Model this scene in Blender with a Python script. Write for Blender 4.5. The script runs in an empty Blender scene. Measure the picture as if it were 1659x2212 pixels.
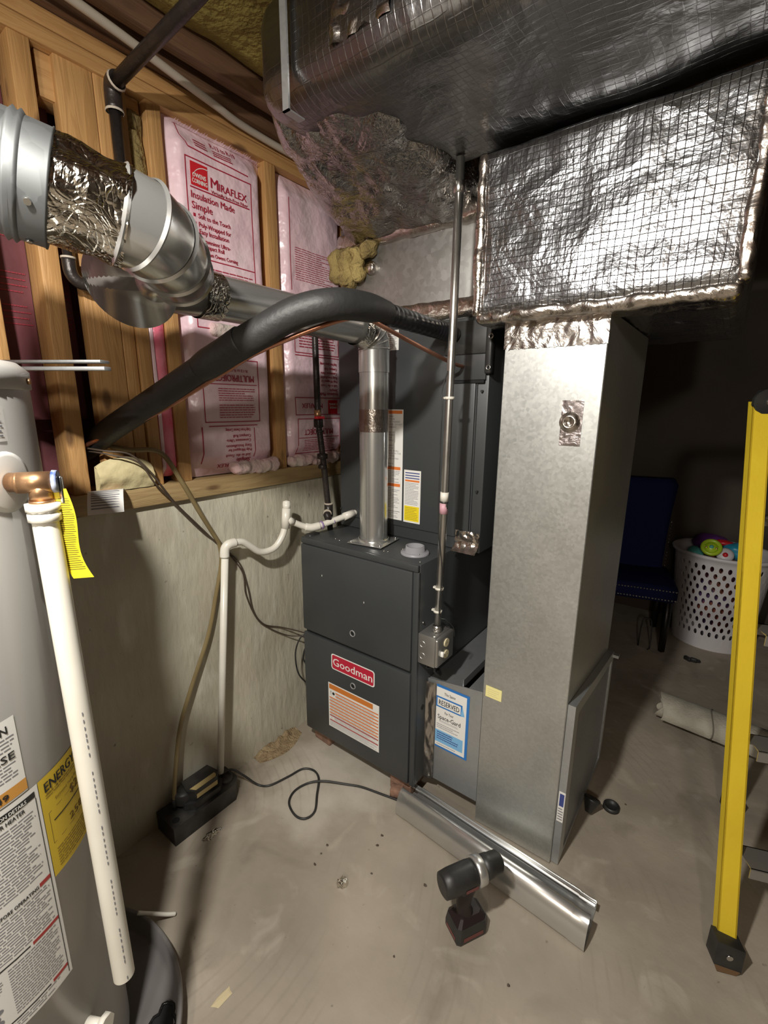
import bpy, bmesh, math, random
from mathutils import Vector, Matrix, noise
random.seed(7)
PI = math.pi
S = bpy.context.scene
COL = S.collection

# ------------------------------------------------------------ camera, world, lights, exposure
cd = bpy.data.cameras.new('camera'); cam = bpy.data.objects.new('camera', cd); COL.objects.link(cam)
cd.sensor_fit = 'VERTICAL'; cd.sensor_height = 36.0; cd.lens = 996.58 / 2212 * 36.0
cd.clip_start = 0.02; cd.clip_end = 50
RX = Vector((0.7998981, 0.6000803, 0.0081710)); UX = Vector((-0.1430812, 0.1774671, 0.9736700)); FX = Vector((-0.5828300, 0.7800058, -0.2278158))
m3 = Matrix((RX, UX, -FX)).transposed()
cam.matrix_world = Matrix.Translation((0, 0, 1.5)) @ m3.to_4x4()
S.camera = cam

world = bpy.data.worlds.new('world'); S.world = world; world.use_nodes = True
world.node_tree.nodes['Background'].inputs[0].default_value = (0.9, 0.85, 0.78, 1)
world.node_tree.nodes['Background'].inputs[1].default_value = 0.045

def lamp(name, loc, power, radius, color):
    ld = bpy.data.lights.new(name, 'POINT'); ld.energy = power; ld.shadow_soft_size = radius; ld.color = color
    o = bpy.data.objects.new(name, ld); COL.objects.link(o); o.location = loc
    return o
def downlight(name, loc, aim, power, size, color):
    ld = bpy.data.lights.new(name, 'AREA'); ld.shape = 'DISK'; ld.size = size; ld.energy = power; ld.color = color
    o = bpy.data.objects.new(name, ld); COL.objects.link(o); o.location = loc
    o.rotation_euler = (Vector(aim)-Vector(loc)).to_track_quat('-Z', 'Y').to_euler(); return o
downlight('ceiling_fixture', (-0.46, -0.15, 2.13), (-0.64, 0.60, 0.45), 22.5, 0.08, (1.0, 0.96, 0.895))
lamp('fill_bulb', (0.55, -1.65, 2.1), 46, 0.10, (1.0, 0.93, 0.82))  # unseen bulb added behind the camera as fill, raised to brighten the far floor

S.view_settings.view_transform = 'Standard'; S.view_settings.look = 'None'
S.view_settings.exposure = 0.75; S.view_settings.gamma = 1.0
S.view_settings.use_curve_mapping = False

# ------------------------------------------------------------ materials
def srgb(r, g, b):
    f = lambda c: (c/255/12.92) if c/255 <= 0.04045 else ((c/255+0.055)/1.055)**2.4
    return (f(r), f(g), f(b), 1)
MATS = {}
def mat(name, col, rough=0.5, metal=0.0, col2=None, vs=4.0, vlo=0.35, vhi=0.65, rvar=0.0, bump=0.0, bs=40.0, bdist=0.01,
        scale=(1, 1, 1), spec=0.5, emit=None, coat=0.0, trans=0.0, alpha=1.0, detail=4.0, bdetail=3.0):
    if name in MATS: return MATS[name]
    m = bpy.data.materials.new(name); m.use_nodes = True; nt = m.node_tree; N = nt.nodes; L = nt.links
    b = N['Principled BSDF']
    b.inputs['Base Color'].default_value = col; b.inputs['Roughness'].default_value = rough; b.inputs['Metallic'].default_value = metal
    b.inputs['Specular IOR Level'].default_value = spec; b.inputs['Coat Weight'].default_value = coat
    b.inputs['Transmission Weight'].default_value = trans; b.inputs['Alpha'].default_value = alpha
    tc = N.new('ShaderNodeTexCoord'); mp = N.new('ShaderNodeMapping'); mp.inputs['Scale'].default_value = scale
    L.new(tc.outputs['Object'], mp.inputs[0])
    if col2 is not None or rvar:
        n = N.new('ShaderNodeTexNoise'); n.inputs['Scale'].default_value = vs; n.inputs['Detail'].default_value = detail
        L.new(mp.outputs[0], n.inputs['Vector'])
        r = N.new('ShaderNodeMapRange'); r.inputs[1].default_value = vlo; r.inputs[2].default_value = vhi
        L.new(n.outputs['Fac'], r.inputs[0])
        if col2 is not None:
            mx = N.new('ShaderNodeMix'); mx.data_type = 'RGBA'; mx.inputs[6].default_value = col; mx.inputs[7].default_value = col2
            L.new(r.outputs[0], mx.inputs[0]); L.new(mx.outputs[2], b.inputs['Base Color'])
        if rvar:
            r2 = N.new('ShaderNodeMapRange'); r2.inputs[1].default_value = vlo; r2.inputs[2].default_value = vhi
            r2.inputs[3].default_value = max(0.02, rough-rvar); r2.inputs[4].default_value = min(1, rough+rvar)
            L.new(n.outputs['Fac'], r2.inputs[0]); L.new(r2.outputs[0], b.inputs['Roughness'])
    if bump:
        n2 = N.new('ShaderNodeTexNoise'); n2.inputs['Scale'].default_value = bs; n2.inputs['Detail'].default_value = bdetail
        L.new(mp.outputs[0], n2.inputs['Vector'])
        bp = N.new('ShaderNodeBump'); bp.inputs['Strength'].default_value = bump; bp.inputs['Distance'].default_value = bdist
        L.new(n2.outputs['Fac'], bp.inputs['Height']); L.new(bp.outputs[0], b.inputs['Normal'])
    if emit:
        b.inputs['Emission Color'].default_value = emit[0]; b.inputs['Emission Strength'].default_value = emit[1]
    MATS[name] = m
    return m

def nd(nt, t, **k):
    n = nt.nodes.new(t)
    for a, v in k.items(): setattr(n, a, v)
    return n
def math_n(nt, op, a, b=None, clamp=False):
    n = nd(nt, 'ShaderNodeMath', operation=op, use_clamp=clamp)
    for i, v in enumerate((a, b)):
        if v is None: continue
        if isinstance(v, (int, float)): n.inputs[i].default_value = v
        else: nt.links.new(v, n.inputs[i])
    return n.outputs[0]

def wood_mat(name, axis, c1, c2, c3, rough=0.62):
    """sawn pine with long grain along the given axis, dark knots"""
    m = bpy.data.materials.new(name); m.use_nodes = True; nt = m.node_tree; L = nt.links; b = nt.nodes['Principled BSDF']
    tc = nd(nt, 'ShaderNodeTexCoord'); oi = nd(nt, 'ShaderNodeObjectInfo')
    add = nd(nt, 'ShaderNodeVectorMath', operation='ADD'); mul = nd(nt, 'ShaderNodeVectorMath', operation='SCALE')
    comb = nd(nt, 'ShaderNodeCombineXYZ')
    for i in range(3): L.new(oi.outputs['Random'], comb.inputs[i])
    L.new(comb.outputs[0], mul.inputs[0]); mul.inputs['Scale'].default_value = 13.0
    L.new(tc.outputs['Object'], add.inputs[0]); L.new(mul.outputs[0], add.inputs[1])
    mp = nd(nt, 'ShaderNodeMapping'); sc = [9, 9, 9]; sc['XYZ'.index(axis)] = 0.7; mp.inputs['Scale'].default_value = sc
    L.new(add.outputs[0], mp.inputs[0])
    n = nd(nt, 'ShaderNodeTexNoise'); n.inputs['Scale'].default_value = 3.2; n.inputs['Detail'].default_value = 5; n.inputs['Distortion'].default_value = 1.2
    L.new(mp.outputs[0], n.inputs['Vector'])
    w = math_n(nt, 'SINE', math_n(nt, 'MULTIPLY', n.outputs['Fac'], 26.0))
    w = math_n(nt, 'MULTIPLY_ADD', w, 0.5); nt.nodes[-1].inputs[2].default_value = 0.5
    rmp = nd(nt, 'ShaderNodeMix', data_type='RGBA'); rmp.inputs[6].default_value = c1; rmp.inputs[7].default_value = c2
    L.new(math_n(nt, 'MULTIPLY', math_n(nt, 'POWER', w, 2.0), 0.55), rmp.inputs[0])
    n2 = nd(nt, 'ShaderNodeTexNoise'); n2.inputs['Scale'].default_value = 2.0; L.new(add.outputs[0], n2.inputs['Vector'])
    r2 = nd(nt, 'ShaderNodeMapRange'); r2.inputs[1].default_value = 0.4; r2.inputs[2].default_value = 0.75; L.new(n2.outputs['Fac'], r2.inputs[0])
    mx = nd(nt, 'ShaderNodeMix', data_type='RGBA'); L.new(rmp.outputs[2], mx.inputs[6]); mx.inputs[7].default_value = c3
    L.new(math_n(nt, 'MULTIPLY', r2.outputs[0], 0.45), mx.inputs[0])
    # knots
    mp3 = nd(nt, 'ShaderNodeMapping'); sc = [13, 13, 13]; sc['XYZ'.index(axis)] = 5.0; mp3.inputs['Scale'].default_value = sc; L.new(add.outputs[0], mp3.inputs[0])
    v = nd(nt, 'ShaderNodeTexVoronoi'); v.inputs['Scale'].default_value = 1.0; L.new(mp3.outputs[0], v.inputs['Vector'])
    r3 = nd(nt, 'ShaderNodeMapRange'); r3.inputs[1].default_value = 0.11; r3.inputs[2].default_value = 0.2; r3.inputs[3].default_value = 1; r3.inputs[4].default_value = 0
    L.new(v.outputs['Distance'], r3.inputs[0])
    kx = nd(nt, 'ShaderNodeMix', data_type='RGBA'); L.new(mx.outputs[2], kx.inputs[6]); kx.inputs[7].default_value = (0.10, 0.045, 0.018, 1)
    L.new(math_n(nt, 'MULTIPLY', r3.outputs[0], 0.75), kx.inputs[0])
    L.new(kx.outputs[2], b.inputs['Base Color']); b.inputs['Roughness'].default_value = rough
    bp = nd(nt, 'ShaderNodeBump'); bp.inputs['Strength'].default_value = 0.25; bp.inputs['Distance'].default_value = 0.003
    L.new(w, bp.inputs['Height']); L.new(bp.outputs[0], b.inputs['Normal'])
    return m

def foil_mat(name, col, rough=0.22, grid=0.0, pitch=0.013, wr=0.6, wdist=0.012, fine=0.5, wscale=14, vor=0.0):
    """crinkled aluminium facing, optionally with the square reinforcing scrim showing through"""
    m = bpy.data.materials.new(name); m.use_nodes = True; nt = m.node_tree; L = nt.links; b = nt.nodes['Principled BSDF']
    tc = nd(nt, 'ShaderNodeTexCoord'); n = nd(nt, 'ShaderNodeTexNoise'); n.inputs['Scale'].default_value = wscale; n.inputs['Detail'].default_value = 6; n.inputs['Distortion'].default_value = 0.6
    L.new(tc.outputs['Object'], n.inputs['Vector'])
    ridg = math_n(nt, 'ABSOLUTE', math_n(nt, 'SUBTRACT', n.outputs['Fac'], 0.5))
    h = math_n(nt, 'MULTIPLY', ridg, -2.0)
    n2 = nd(nt, 'ShaderNodeTexNoise'); n2.inputs['Scale'].default_value = 90; n2.inputs['Detail'].default_value = 2; L.new(tc.outputs['Object'], n2.inputs['Vector'])
    h = math_n(nt, 'ADD', h, math_n(nt, 'MULTIPLY', n2.outputs['Fac'], 0.22*fine))
    if vor:
        v = nd(nt, 'ShaderNodeTexVoronoi', feature='DISTANCE_TO_EDGE'); v.inputs['Scale'].default_value = 22
        n3 = nd(nt, 'ShaderNodeTexNoise'); n3.inputs['Scale'].default_value = 6
        L.new(tc.outputs['Object'], n3.inputs['Vector']); L.new(n3.outputs['Color'], v.inputs['Vector'])
        h = math_n(nt, 'ADD', h, math_n(nt, 'MULTIPLY', math_n(nt, 'MINIMUM', v.outputs['Distance'], 0.15), vor*3))
    if grid:
        d = nd(nt, 'ShaderNodeTexNoise'); d.inputs['Scale'].default_value = 9; L.new(tc.outputs['Object'], d.inputs['Vector'])
        dm = nd(nt, 'ShaderNodeVectorMath', operation='SCALE'); L.new(d.outputs['Color'], dm.inputs[0]); dm.inputs['Scale'].default_value = 0.012
        av = nd(nt, 'ShaderNodeVectorMath', operation='ADD'); L.new(tc.outputs['Object'], av.inputs[0]); L.new(dm.outputs[0], av.inputs[1])
        sp = nd(nt, 'ShaderNodeSeparateXYZ'); L.new(av.outputs[0], sp.inputs[0])
        geo = nd(nt, 'ShaderNodeNewGeometry'); gs = nd(nt, 'ShaderNodeSeparateXYZ'); L.new(geo.outputs['True Normal'], gs.inputs[0])
        tot = None
        for i in range(3):
            ln = math_n(nt, 'PINGPONG', sp.outputs[i], pitch*0.5)
            ln = math_n(nt, 'DIVIDE', ln, pitch*0.5)
            ln = math_n(nt, 'SUBTRACT', 1.0, math_n(nt, 'DIVIDE', ln, 0.12), clamp=True)
            face = math_n(nt, 'LESS_THAN', math_n(nt, 'ABSOLUTE', gs.outputs[i]), 0.75)
            ln = math_n(nt, 'MULTIPLY', ln, face)
            tot = ln if tot is None else math_n(nt, 'MAXIMUM', tot, ln)
        h = math_n(nt, 'ADD', h, math_n(nt, 'MULTIPLY', tot, grid))
    bp = nd(nt, 'ShaderNodeBump'); bp.inputs['Strength'].default_value = wr; bp.inputs['Distance'].default_value = wdist
    L.new(h, bp.inputs['Height']); L.new(bp.outputs[0], b.inputs['Normal'])
    b.inputs['Base Color'].default_value = col; b.inputs['Metallic'].default_value = 1.0; b.inputs['Roughness'].default_value = rough
    return m

def galv_mat(name, c1, c2, rough=0.38, spangle=45, bump=0.05, sp_amt=0.16, rv=0.10):
    m = bpy.data.materials.new(name); m.use_nodes = True; nt = m.node_tree; L = nt.links; b = nt.nodes['Principled BSDF']
    tc = nd(nt, 'ShaderNodeTexCoord'); v = nd(nt, 'ShaderNodeTexVoronoi'); v.inputs['Scale'].default_value = spangle; L.new(tc.outputs['Object'], v.inputs['Vector'])
    sp = nd(nt, 'ShaderNodeSeparateColor'); L.new(v.outputs['Color'], sp.inputs[0])
    n = nd(nt, 'ShaderNodeTexNoise'); n.inputs['Scale'].default_value = 3.5; n.inputs['Detail'].default_value = 5; L.new(tc.outputs['Object'], n.inputs['Vector'])
    f = math_n(nt, 'ADD', math_n(nt, 'MULTIPLY', sp.outputs[0], sp_amt), math_n(nt, 'MULTIPLY', n.outputs['Fac'], 0.9))
    mx = nd(nt, 'ShaderNodeMix', data_type='RGBA'); mx.inputs[6].default_value = c1; mx.inputs[7].default_value = c2; L.new(f, mx.inputs[0])
    L.new(mx.outputs[2], b.inputs['Base Color']); b.inputs['Metallic'].default_value = 0.82
    r = nd(nt, 'ShaderNodeMapRange'); r.inputs[3].default_value = rough-rv*0.5; r.inputs[4].default_value = rough+rv; L.new(f, r.inputs[0]); L.new(r.outputs[0], b.inputs['Roughness'])
    bp = nd(nt, 'ShaderNodeBump'); bp.inputs['Strength'].default_value = bump; bp.inputs['Distance'].default_value = 0.05
    n2 = nd(nt, 'ShaderNodeTexNoise'); n2.inputs['Scale'].default_value = 5; n2.inputs['Detail'].default_value = 1; L.new(tc.outputs['Object'], n2.inputs['Vector'])
    L.new(n2.outputs['Fac'], bp.inputs['Height']); L.new(bp.outputs[0], b.inputs['Normal'])
    return m

def concrete_mat(name, c1, c2, c3, streak=(1, 1, 1), rough=0.75, bump=0.35):
    m = bpy.data.materials.new(name); m.use_nodes = True; nt = m.node_tree; L = nt.links; b = nt.nodes['Principled BSDF']
    tc = nd(nt, 'ShaderNodeTexCoord')
    def nz(scale, det, lo, hi, sc=(1, 1, 1), dist=0.0):
        mp = nd(nt, 'ShaderNodeMapping'); mp.inputs['Scale'].default_value = sc; L.new(tc.outputs['Object'], mp.inputs[0])
        n = nd(nt, 'ShaderNodeTexNoise'); n.inputs['Scale'].default_value = scale; n.inputs['Detail'].default_value = det; n.inputs['Distortion'].default_value = dist
        L.new(mp.outputs[0], n.inputs['Vector'])
        r = nd(nt, 'ShaderNodeMapRange'); r.inputs[1].default_value = lo; r.inputs[2].default_value = hi; L.new(n.outputs['Fac'], r.inputs[0]); return r.outputs[0], n.outputs['Fac']
    a, _ = nz(2.6, 8, 0.35, 0.68)
    mx = nd(nt, 'ShaderNodeMix', data_type='RGBA'); mx.inputs[6].default_value = c1; mx.inputs[7].default_value = c2; L.new(a, mx.inputs[0])
    c, _ = nz(7, 8, 0.58, 0.74, streak, 0.8)
    mx2 = nd(nt, 'ShaderNodeMix', data_type='RGBA'); L.new(mx.outputs[2], mx2.inputs[6]); mx2.inputs[7].default_value = c3; L.new(math_n(nt, 'MULTIPLY', c, 0.55), mx2.inputs[0])
    s, _ = nz(38, 3, 0.71, 0.78)
    mx3 = nd(nt, 'ShaderNodeMix', data_type='RGBA'); L.new(mx2.outputs[2], mx3.inputs[6]); mx3.inputs[7].default_value = (0.05, 0.038, 0.025, 1); L.new(math_n(nt, 'MULTIPLY', s, 0.55), mx3.inputs[0])
    last = mx3.outputs[2]
    if name == 'floor_concrete':
        # chalky efflorescence by the wall corner and old trowel arcs
        vd = nd(nt, 'ShaderNodeVectorMath', operation='DISTANCE'); L.new(tc.outputs['Object'], vd.inputs[0]); vd.inputs[1].default_value = (-1.12, 1.17, 0)
        _, nn = nz(6, 6, 0, 1)
        r = nd(nt, 'ShaderNodeMapRange'); r.inputs[1].default_value = 0.30; r.inputs[2].default_value = 0.10; L.new(math_n(nt, 'ADD', vd.outputs['Value'], math_n(nt, 'MULTIPLY', math_n(nt, 'SUBTRACT', nn, 0.5), 0.5)), r.inputs[0])
        m4 = nd(nt, 'ShaderNodeMix', data_type='RGBA'); L.new(last, m4.inputs[6]); m4.inputs[7].default_value = (0.60, 0.56, 0.48, 1); L.new(math_n(nt, 'MULTIPLY', r.outputs[0], 0.6), m4.inputs[0])
        bl_, _ = nz(4.2, 6, 0.60, 0.72, dist=0.6); m6 = nd(nt, 'ShaderNodeMix', data_type='RGBA'); L.new(m4.outputs[2], m6.inputs[6]); m6.inputs[7].default_value = (0.15, 0.125, 0.095, 1); L.new(math_n(nt, 'MULTIPLY', bl_, 0.45), m6.inputs[0]); m4 = m6
        wv = nd(nt, 'ShaderNodeTexWave', wave_type='RINGS', rings_direction='SPHERICAL'); wv.inputs['Scale'].default_value = 9; wv.inputs['Distortion'].default_value = 1.2; wv.inputs['Detail'].default_value = 1
        mp = nd(nt, 'ShaderNodeMapping'); mp.inputs['Location'].default_value = (1.55, -0.55, 0); L.new(tc.outputs['Object'], mp.inputs[0]); L.new(mp.outputs[0], wv.inputs['Vector'])
        a_, _ = nz(3.3, 2, 0.50, 0.62)
        rr_ = nd(nt, 'ShaderNodeMapRange'); rr_.inputs[1].default_value = 0.80; rr_.inputs[2].default_value = 1.0; L.new(wv.outputs['Fac'], rr_.inputs[0])
        m5 = nd(nt, 'ShaderNodeMix', data_type='RGBA'); L.new(m4.outputs[2], m5.inputs[6]); m5.inputs[7].default_value = (0.19, 0.16, 0.12, 1)
        L.new(math_n(nt, 'MULTIPLY', math_n(nt, 'MULTIPLY', a_, rr_.outputs[0]), 0.2), m5.inputs[0]); last = m5.outputs[2]
    L.new(last, b.inputs['Base Color']); b.inputs['Roughness'].default_value = rough
    _, h1 = nz(24, 8, 0, 1, streak); _, h2 = nz(5, 4, 0, 1, streak)
    bp = nd(nt, 'ShaderNodeBump'); bp.inputs['Strength'].default_value = bump; bp.inputs['Distance'].default_value = 0.01
    L.new(math_n(nt, 'ADD', math_n(nt, 'MULTIPLY', h1, 0.6), h2), bp.inputs['Height']); L.new(bp.outputs[0], b.inputs['Normal'])
    return m

M_floor = concrete_mat('floor_concrete', (0.38, 0.33, 0.262, 1), (0.25, 0.215, 0.168, 1), (0.50, 0.45, 0.37, 1), rough=0.62, bump=0.3)
M_wallc = concrete_mat('wall_concrete', (0.56, 0.53, 0.42, 1), (0.42, 0.385, 0.29, 1), (0.70, 0.68, 0.58, 1), streak=(1, 1.6, 0.5), rough=0.8, bump=0.8)
M_dryshade = mat('shaded_drywall', (0.075, 0.060, 0.045, 1), 0.85, col2=(0.055, 0.044, 0.034, 1), vs=2)  # wall colour darkened to stand in for the unlit back room
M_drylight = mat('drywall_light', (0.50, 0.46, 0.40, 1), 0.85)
W1 = ((0.53, 0.30, 0.115, 1), (0.40, 0.205, 0.070, 1), (0.33, 0.165, 0.052, 1))
M_woodz = wood_mat('pine_upright', 'Z', *W1)
M_woody = wood_mat('pine_lengthwise', 'Y', *W1)
M_woodsill = wood_mat('pine_sill', 'Y', (0.42, 0.30, 0.14, 1), (0.30, 0.19, 0.085, 1), (0.24, 0.16, 0.07, 1))
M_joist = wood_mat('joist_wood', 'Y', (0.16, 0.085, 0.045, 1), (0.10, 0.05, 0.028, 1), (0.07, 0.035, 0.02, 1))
M_pink = mat('pink_film', (0.88, 0.68, 0.73, 1), 0.30, col2=(0.80, 0.56, 0.63, 1), vs=7, bump=0.6, bs=13, bdist=0.02, spec=0.6)
M_pinkshade = mat('shaded_pink_film', (0.15, 0.042, 0.05, 1), 0.5, col2=(0.10, 0.03, 0.035, 1), vs=6, bump=0.3, bs=14)  # pink film with the shade of the bays put into its colour
M_hot = mat('bright_pink_film', (0.80, 0.10, 0.19, 1), 0.3, col2=(0.88, 0.32, 0.40, 1), vs=9, bump=0.5, bs=18, bdist=0.02)
M_wool = mat('white_wool', (0.60, 0.55, 0.48, 1), 0.95, col2=(0.72, 0.48, 0.48, 1), vs=14, bump=1.0, bs=40)
M_ywool = mat('yellow_wool', (0.42, 0.32, 0.12, 1), 0.95, col2=(0.17, 0.12, 0.045, 1), vs=9, bump=1.0, bs=45, bdist=0.02)
M_ywool2 = mat('olive_wool', (0.34, 0.28, 0.07, 1), 0.95, col2=(0.20, 0.16, 0.035, 1), vs=6, bump=1.0, bs=35, bdist=0.02)
M_ired = mat('print_red', (0.40, 0.018, 0.045, 1), 0.5)
M_inkred = mat('print_bright_red', (0.62, 0.02, 0.03, 1), 0.45)
M_white = mat('white_print', (0.85, 0.84, 0.80, 1), 0.5)
M_paper = mat('white_paper', (0.80, 0.79, 0.75, 1), 0.55)
M_ink = mat('black_ink', (0.02, 0.02, 0.02, 1), 0.6)
M_inkg = mat('grey_ink', (0.22, 0.22, 0.24, 1), 0.6)
M_orange = mat('orange_print', (0.75, 0.20, 0.04, 1), 0.5)
M_maroon = mat('maroon_print', (0.42, 0.04, 0.04, 1), 0.5)
M_yel = mat('yellow_print', (0.86, 0.68, 0.02, 1), 0.45)
M_gold = mat('guide_yellow', (0.70, 0.50, 0.035, 1), 0.5)
M_note = mat('sticky_note', (0.90, 0.82, 0.36, 1), 0.6)
M_blue = mat('blue_print', (0.03, 0.19, 0.55, 1), 0.4)
M_lblue = mat('light_blue_print', (0.22, 0.50, 0.80, 1), 0.4)
M_navyink = mat('navy_ink', (0.05, 0.07, 0.25, 1), 0.5)
M_gray = mat('charcoal_paint', (0.050, 0.054, 0.056, 1), 0.40, col2=(0.043, 0.047, 0.049, 1), vs=3, bump=0.10, bs=700, bdist=0.0006, spec=0.5)
M_grayd = mat('dark_gap', (0.006, 0.006, 0.006, 1), 0.8)
M_black = mat('black_plastic', (0.016, 0.016, 0.016, 1), 0.45, col2=(0.03, 0.03, 0.028, 1), vs=20)
M_blackg = mat('black_gloss', (0.012, 0.012, 0.012, 1), 0.2)
M_pump = mat('dusty_black_plastic', (0.022, 0.021, 0.02, 1), 0.5, col2=(0.075, 0.07, 0.062, 1), vs=14, vlo=0.45, vhi=0.8)
M_foam = mat('black_foam', (0.020, 0.020, 0.020, 1), 0.55, col2=(0.030, 0.030, 0.029, 1), vs=5, bump=0.15, bs=60)
M_btape = mat('black_wrap_tape', (0.014, 0.014, 0.016, 1), 0.28)
M_iron = mat('black_iron', (0.022, 0.019, 0.018, 1), 0.38, metal=0.3, col2=(0.04, 0.03, 0.026, 1), vs=18, bump=0.2, bs=80)
M_iring = mat('thread_sealant', (0.50, 0.44, 0.36, 1), 0.6)
M_pvc = mat('white_pvc', (0.80, 0.77, 0.68, 1), 0.33, col2=(0.72, 0.69, 0.60, 1), vs=6)
M_purple = mat('purple_primer', (0.32, 0.22, 0.42, 1), 0.5)
M_copper = mat('copper', (0.62, 0.30, 0.20, 1), 0.33, metal=0.85, col2=(0.40, 0.17, 0.10, 1), vs=12)
M_brass = mat('brass', (0.50, 0.30, 0.16, 1), 0.36, metal=0.9, col2=(0.36, 0.20, 0.11, 1), vs=20)
M_chrome = mat('plain_steel', (0.62, 0.62, 0.60, 1), 0.25, metal=1.0)
M_emt = mat('conduit_steel', (0.58, 0.57, 0.54, 1), 0.3, metal=0.95, col2=(0.36, 0.34, 0.31, 1), vs=14, vlo=0.5, vhi=0.8)
M_alu = mat('brushed_aluminium', (0.45, 0.44, 0.42, 1), 0.4, metal=0.85)
M_vent = galv_mat('vent_pipe_metal', (0.50, 0.50, 0.48, 1), (0.70, 0.70, 0.68, 1), rough=0.22, spangle=120, bump=0.015, sp_amt=0.04, rv=0.03)
M_galv = galv_mat('duct_metal', (0.46, 0.47, 0.455, 1), (0.68, 0.69, 0.66, 1), rough=0.36, spangle=130, bump=0.05, sp_amt=0.30)
M_galvd = galv_mat('dull_galvanised', (0.44, 0.46, 0.47, 1), (0.62, 0.64, 0.65, 1), rough=0.44, spangle=110, bump=0.03, sp_amt=0.18)
M_dimgalv = galv_mat('dimmed_galvanised', (0.10, 0.104, 0.104, 1), (0.17, 0.177, 0.177, 1), rough=0.5, spangle=40, bump=0.02, sp_amt=0.35)  # galvanised metal darkened to offset the close ceiling fixture
M_scrim = foil_mat('scrim_foil', (0.42, 0.43, 0.45, 1), rough=0.26, grid=0.20, pitch=0.0165, wr=0.6, wdist=0.010, fine=0.9, wscale=9)
M_foild = foil_mat('smooth_foil_facing', (0.26, 0.255, 0.25, 1), rough=0.30, grid=0.035, pitch=0.019, wr=0.55, wdist=0.014, fine=0.16, wscale=5)
M_tape = foil_mat('foil_tape', (0.62, 0.57, 0.52, 1), rough=0.24, wr=0.6, wdist=0.010, fine=0.15, wscale=12)
M_crink = foil_mat('crinkled_foil', (0.72, 0.69, 0.62, 1), rough=0.12, wr=0.6, wdist=0.02, fine=0.04, wscale=7, vor=0.12)
M_tank = mat('heater_enamel', (0.43, 0.42, 0.395, 1), 0.38, col2=(0.40, 0.39, 0.37, 1), vs=2, coat=0.15)
M_pan = mat('pan_plastic', (0.20, 0.19, 0.185, 1), 0.35, col2=(0.14, 0.13, 0.125, 1), vs=4)
M_ladder = mat('yellow_fibreglass', (0.80, 0.59, 0.035, 1), 0.42, col2=(0.72, 0.52, 0.03, 1), vs=5, bump=0.06, bs=90)
M_brick = mat('brick', (0.30, 0.17, 0.115, 1), 0.9, col2=(0.19, 0.11, 0.075, 1), vs=30, bump=0.5, bs=60)
M_navy = mat('navy_velvet', (0.005, 0.010, 0.055, 1), 0.85, spec=0.2)
M_basket = mat('white_basket_plastic', (0.66, 0.64, 0.66, 1), 0.4)
M_hose = mat('vinyl_hose', (0.25, 0.19, 0.09, 1), 0.25, col2=(0.20, 0.15, 0.07, 1), vs=8)
M_wire = mat('brown_wire', (0.07, 0.05, 0.035, 1), 0.5)
M_rug = mat('canvas', (0.46, 0.43, 0.35, 1), 0.9, col2=(0.38, 0.35, 0.28, 1), vs=20, bump=0.4, bs=120)
M_cloth = mat('cream_cloth', (0.62, 0.54, 0.31, 1), 0.9, col2=(0.52, 0.44, 0.24, 1), vs=10, bump=0.5, bs=30)
M_green = mat('lime_plastic', (0.42, 0.60, 0.03, 1), 0.3)
M_redp = mat('red_plastic', (0.60, 0.02, 0.03, 1), 0.3)
M_bluep = mat('turquoise_plastic', (0.03, 0.30, 0.45, 1), 0.3)
M_purp = mat('purple_plastic', (0.12, 0.03, 0.18, 1), 0.35)
M_teal = mat('teal_plastic', (0.10, 0.40, 0.36, 1), 0.3)
M_drillr = mat('dark_red_plastic', (0.015, 0.008, 0.008, 1), 0.45)
M_bluecap = mat('mottled_blue_cap', (0.05, 0.09, 0.28, 1), 0.4, col2=(0.5, 0.55, 0.65, 1), vs=60)
M_outlet = mat('ivory_plastic', (0.72, 0.64, 0.42, 1), 0.35)

# ------------------------------------------------------------ mesh building
_TXT = {}
def text_geo(s, bold=False):
    k = (s, bold)
    if k in _TXT: return _TXT[k]
    cu = bpy.data.curves.new('txt', 'FONT'); cu.body = s; cu.size = 1.0; cu.resolution_u = 2
    ob = bpy.data.objects.new('txt', cu); COL.objects.link(ob)
    dg = bpy.context.evaluated_depsgraph_get(); me = bpy.data.meshes.new_from_object(ob.evaluated_get(dg))
    vs = [tuple(v.co) for v in me.vertices]; fs = [tuple(p.vertices) for p in me.polygons]
    bpy.data.objects.remove(ob); bpy.data.curves.remove(cu); bpy.data.meshes.remove(me)
    x0 = min(v[0] for v in vs); x1 = max(v[0] for v in vs); y0 = min(v[1] for v in vs); y1 = max(v[1] for v in vs)
    _TXT[k] = (vs, fs, (x0, x1, y0, y1)); return _TXT[k]

def catmull(pts, n=8, closed=False):
    P = [Vector(p) for p in pts]; out = []
    m = len(P); rng = range(m if closed else m-1)
    for i in rng:
        if closed: p0, p1, p2, p3 = P[(i-1) % m], P[i], P[(i+1) % m], P[(i+2) % m]
        else: p0, p1, p2, p3 = P[max(i-1, 0)], P[i], P[i+1], P[min(i+2, m-1)]
        for k in range(n):
            t = k/n
            out.append(0.5*((2*p1)+(p2-p0)*t+(2*p0-5*p1+4*p2-p3)*t*t+(3*p1-p0-3*p2+p3)*t**3))
    if not closed: out.append(P[-1])
    return out

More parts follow.
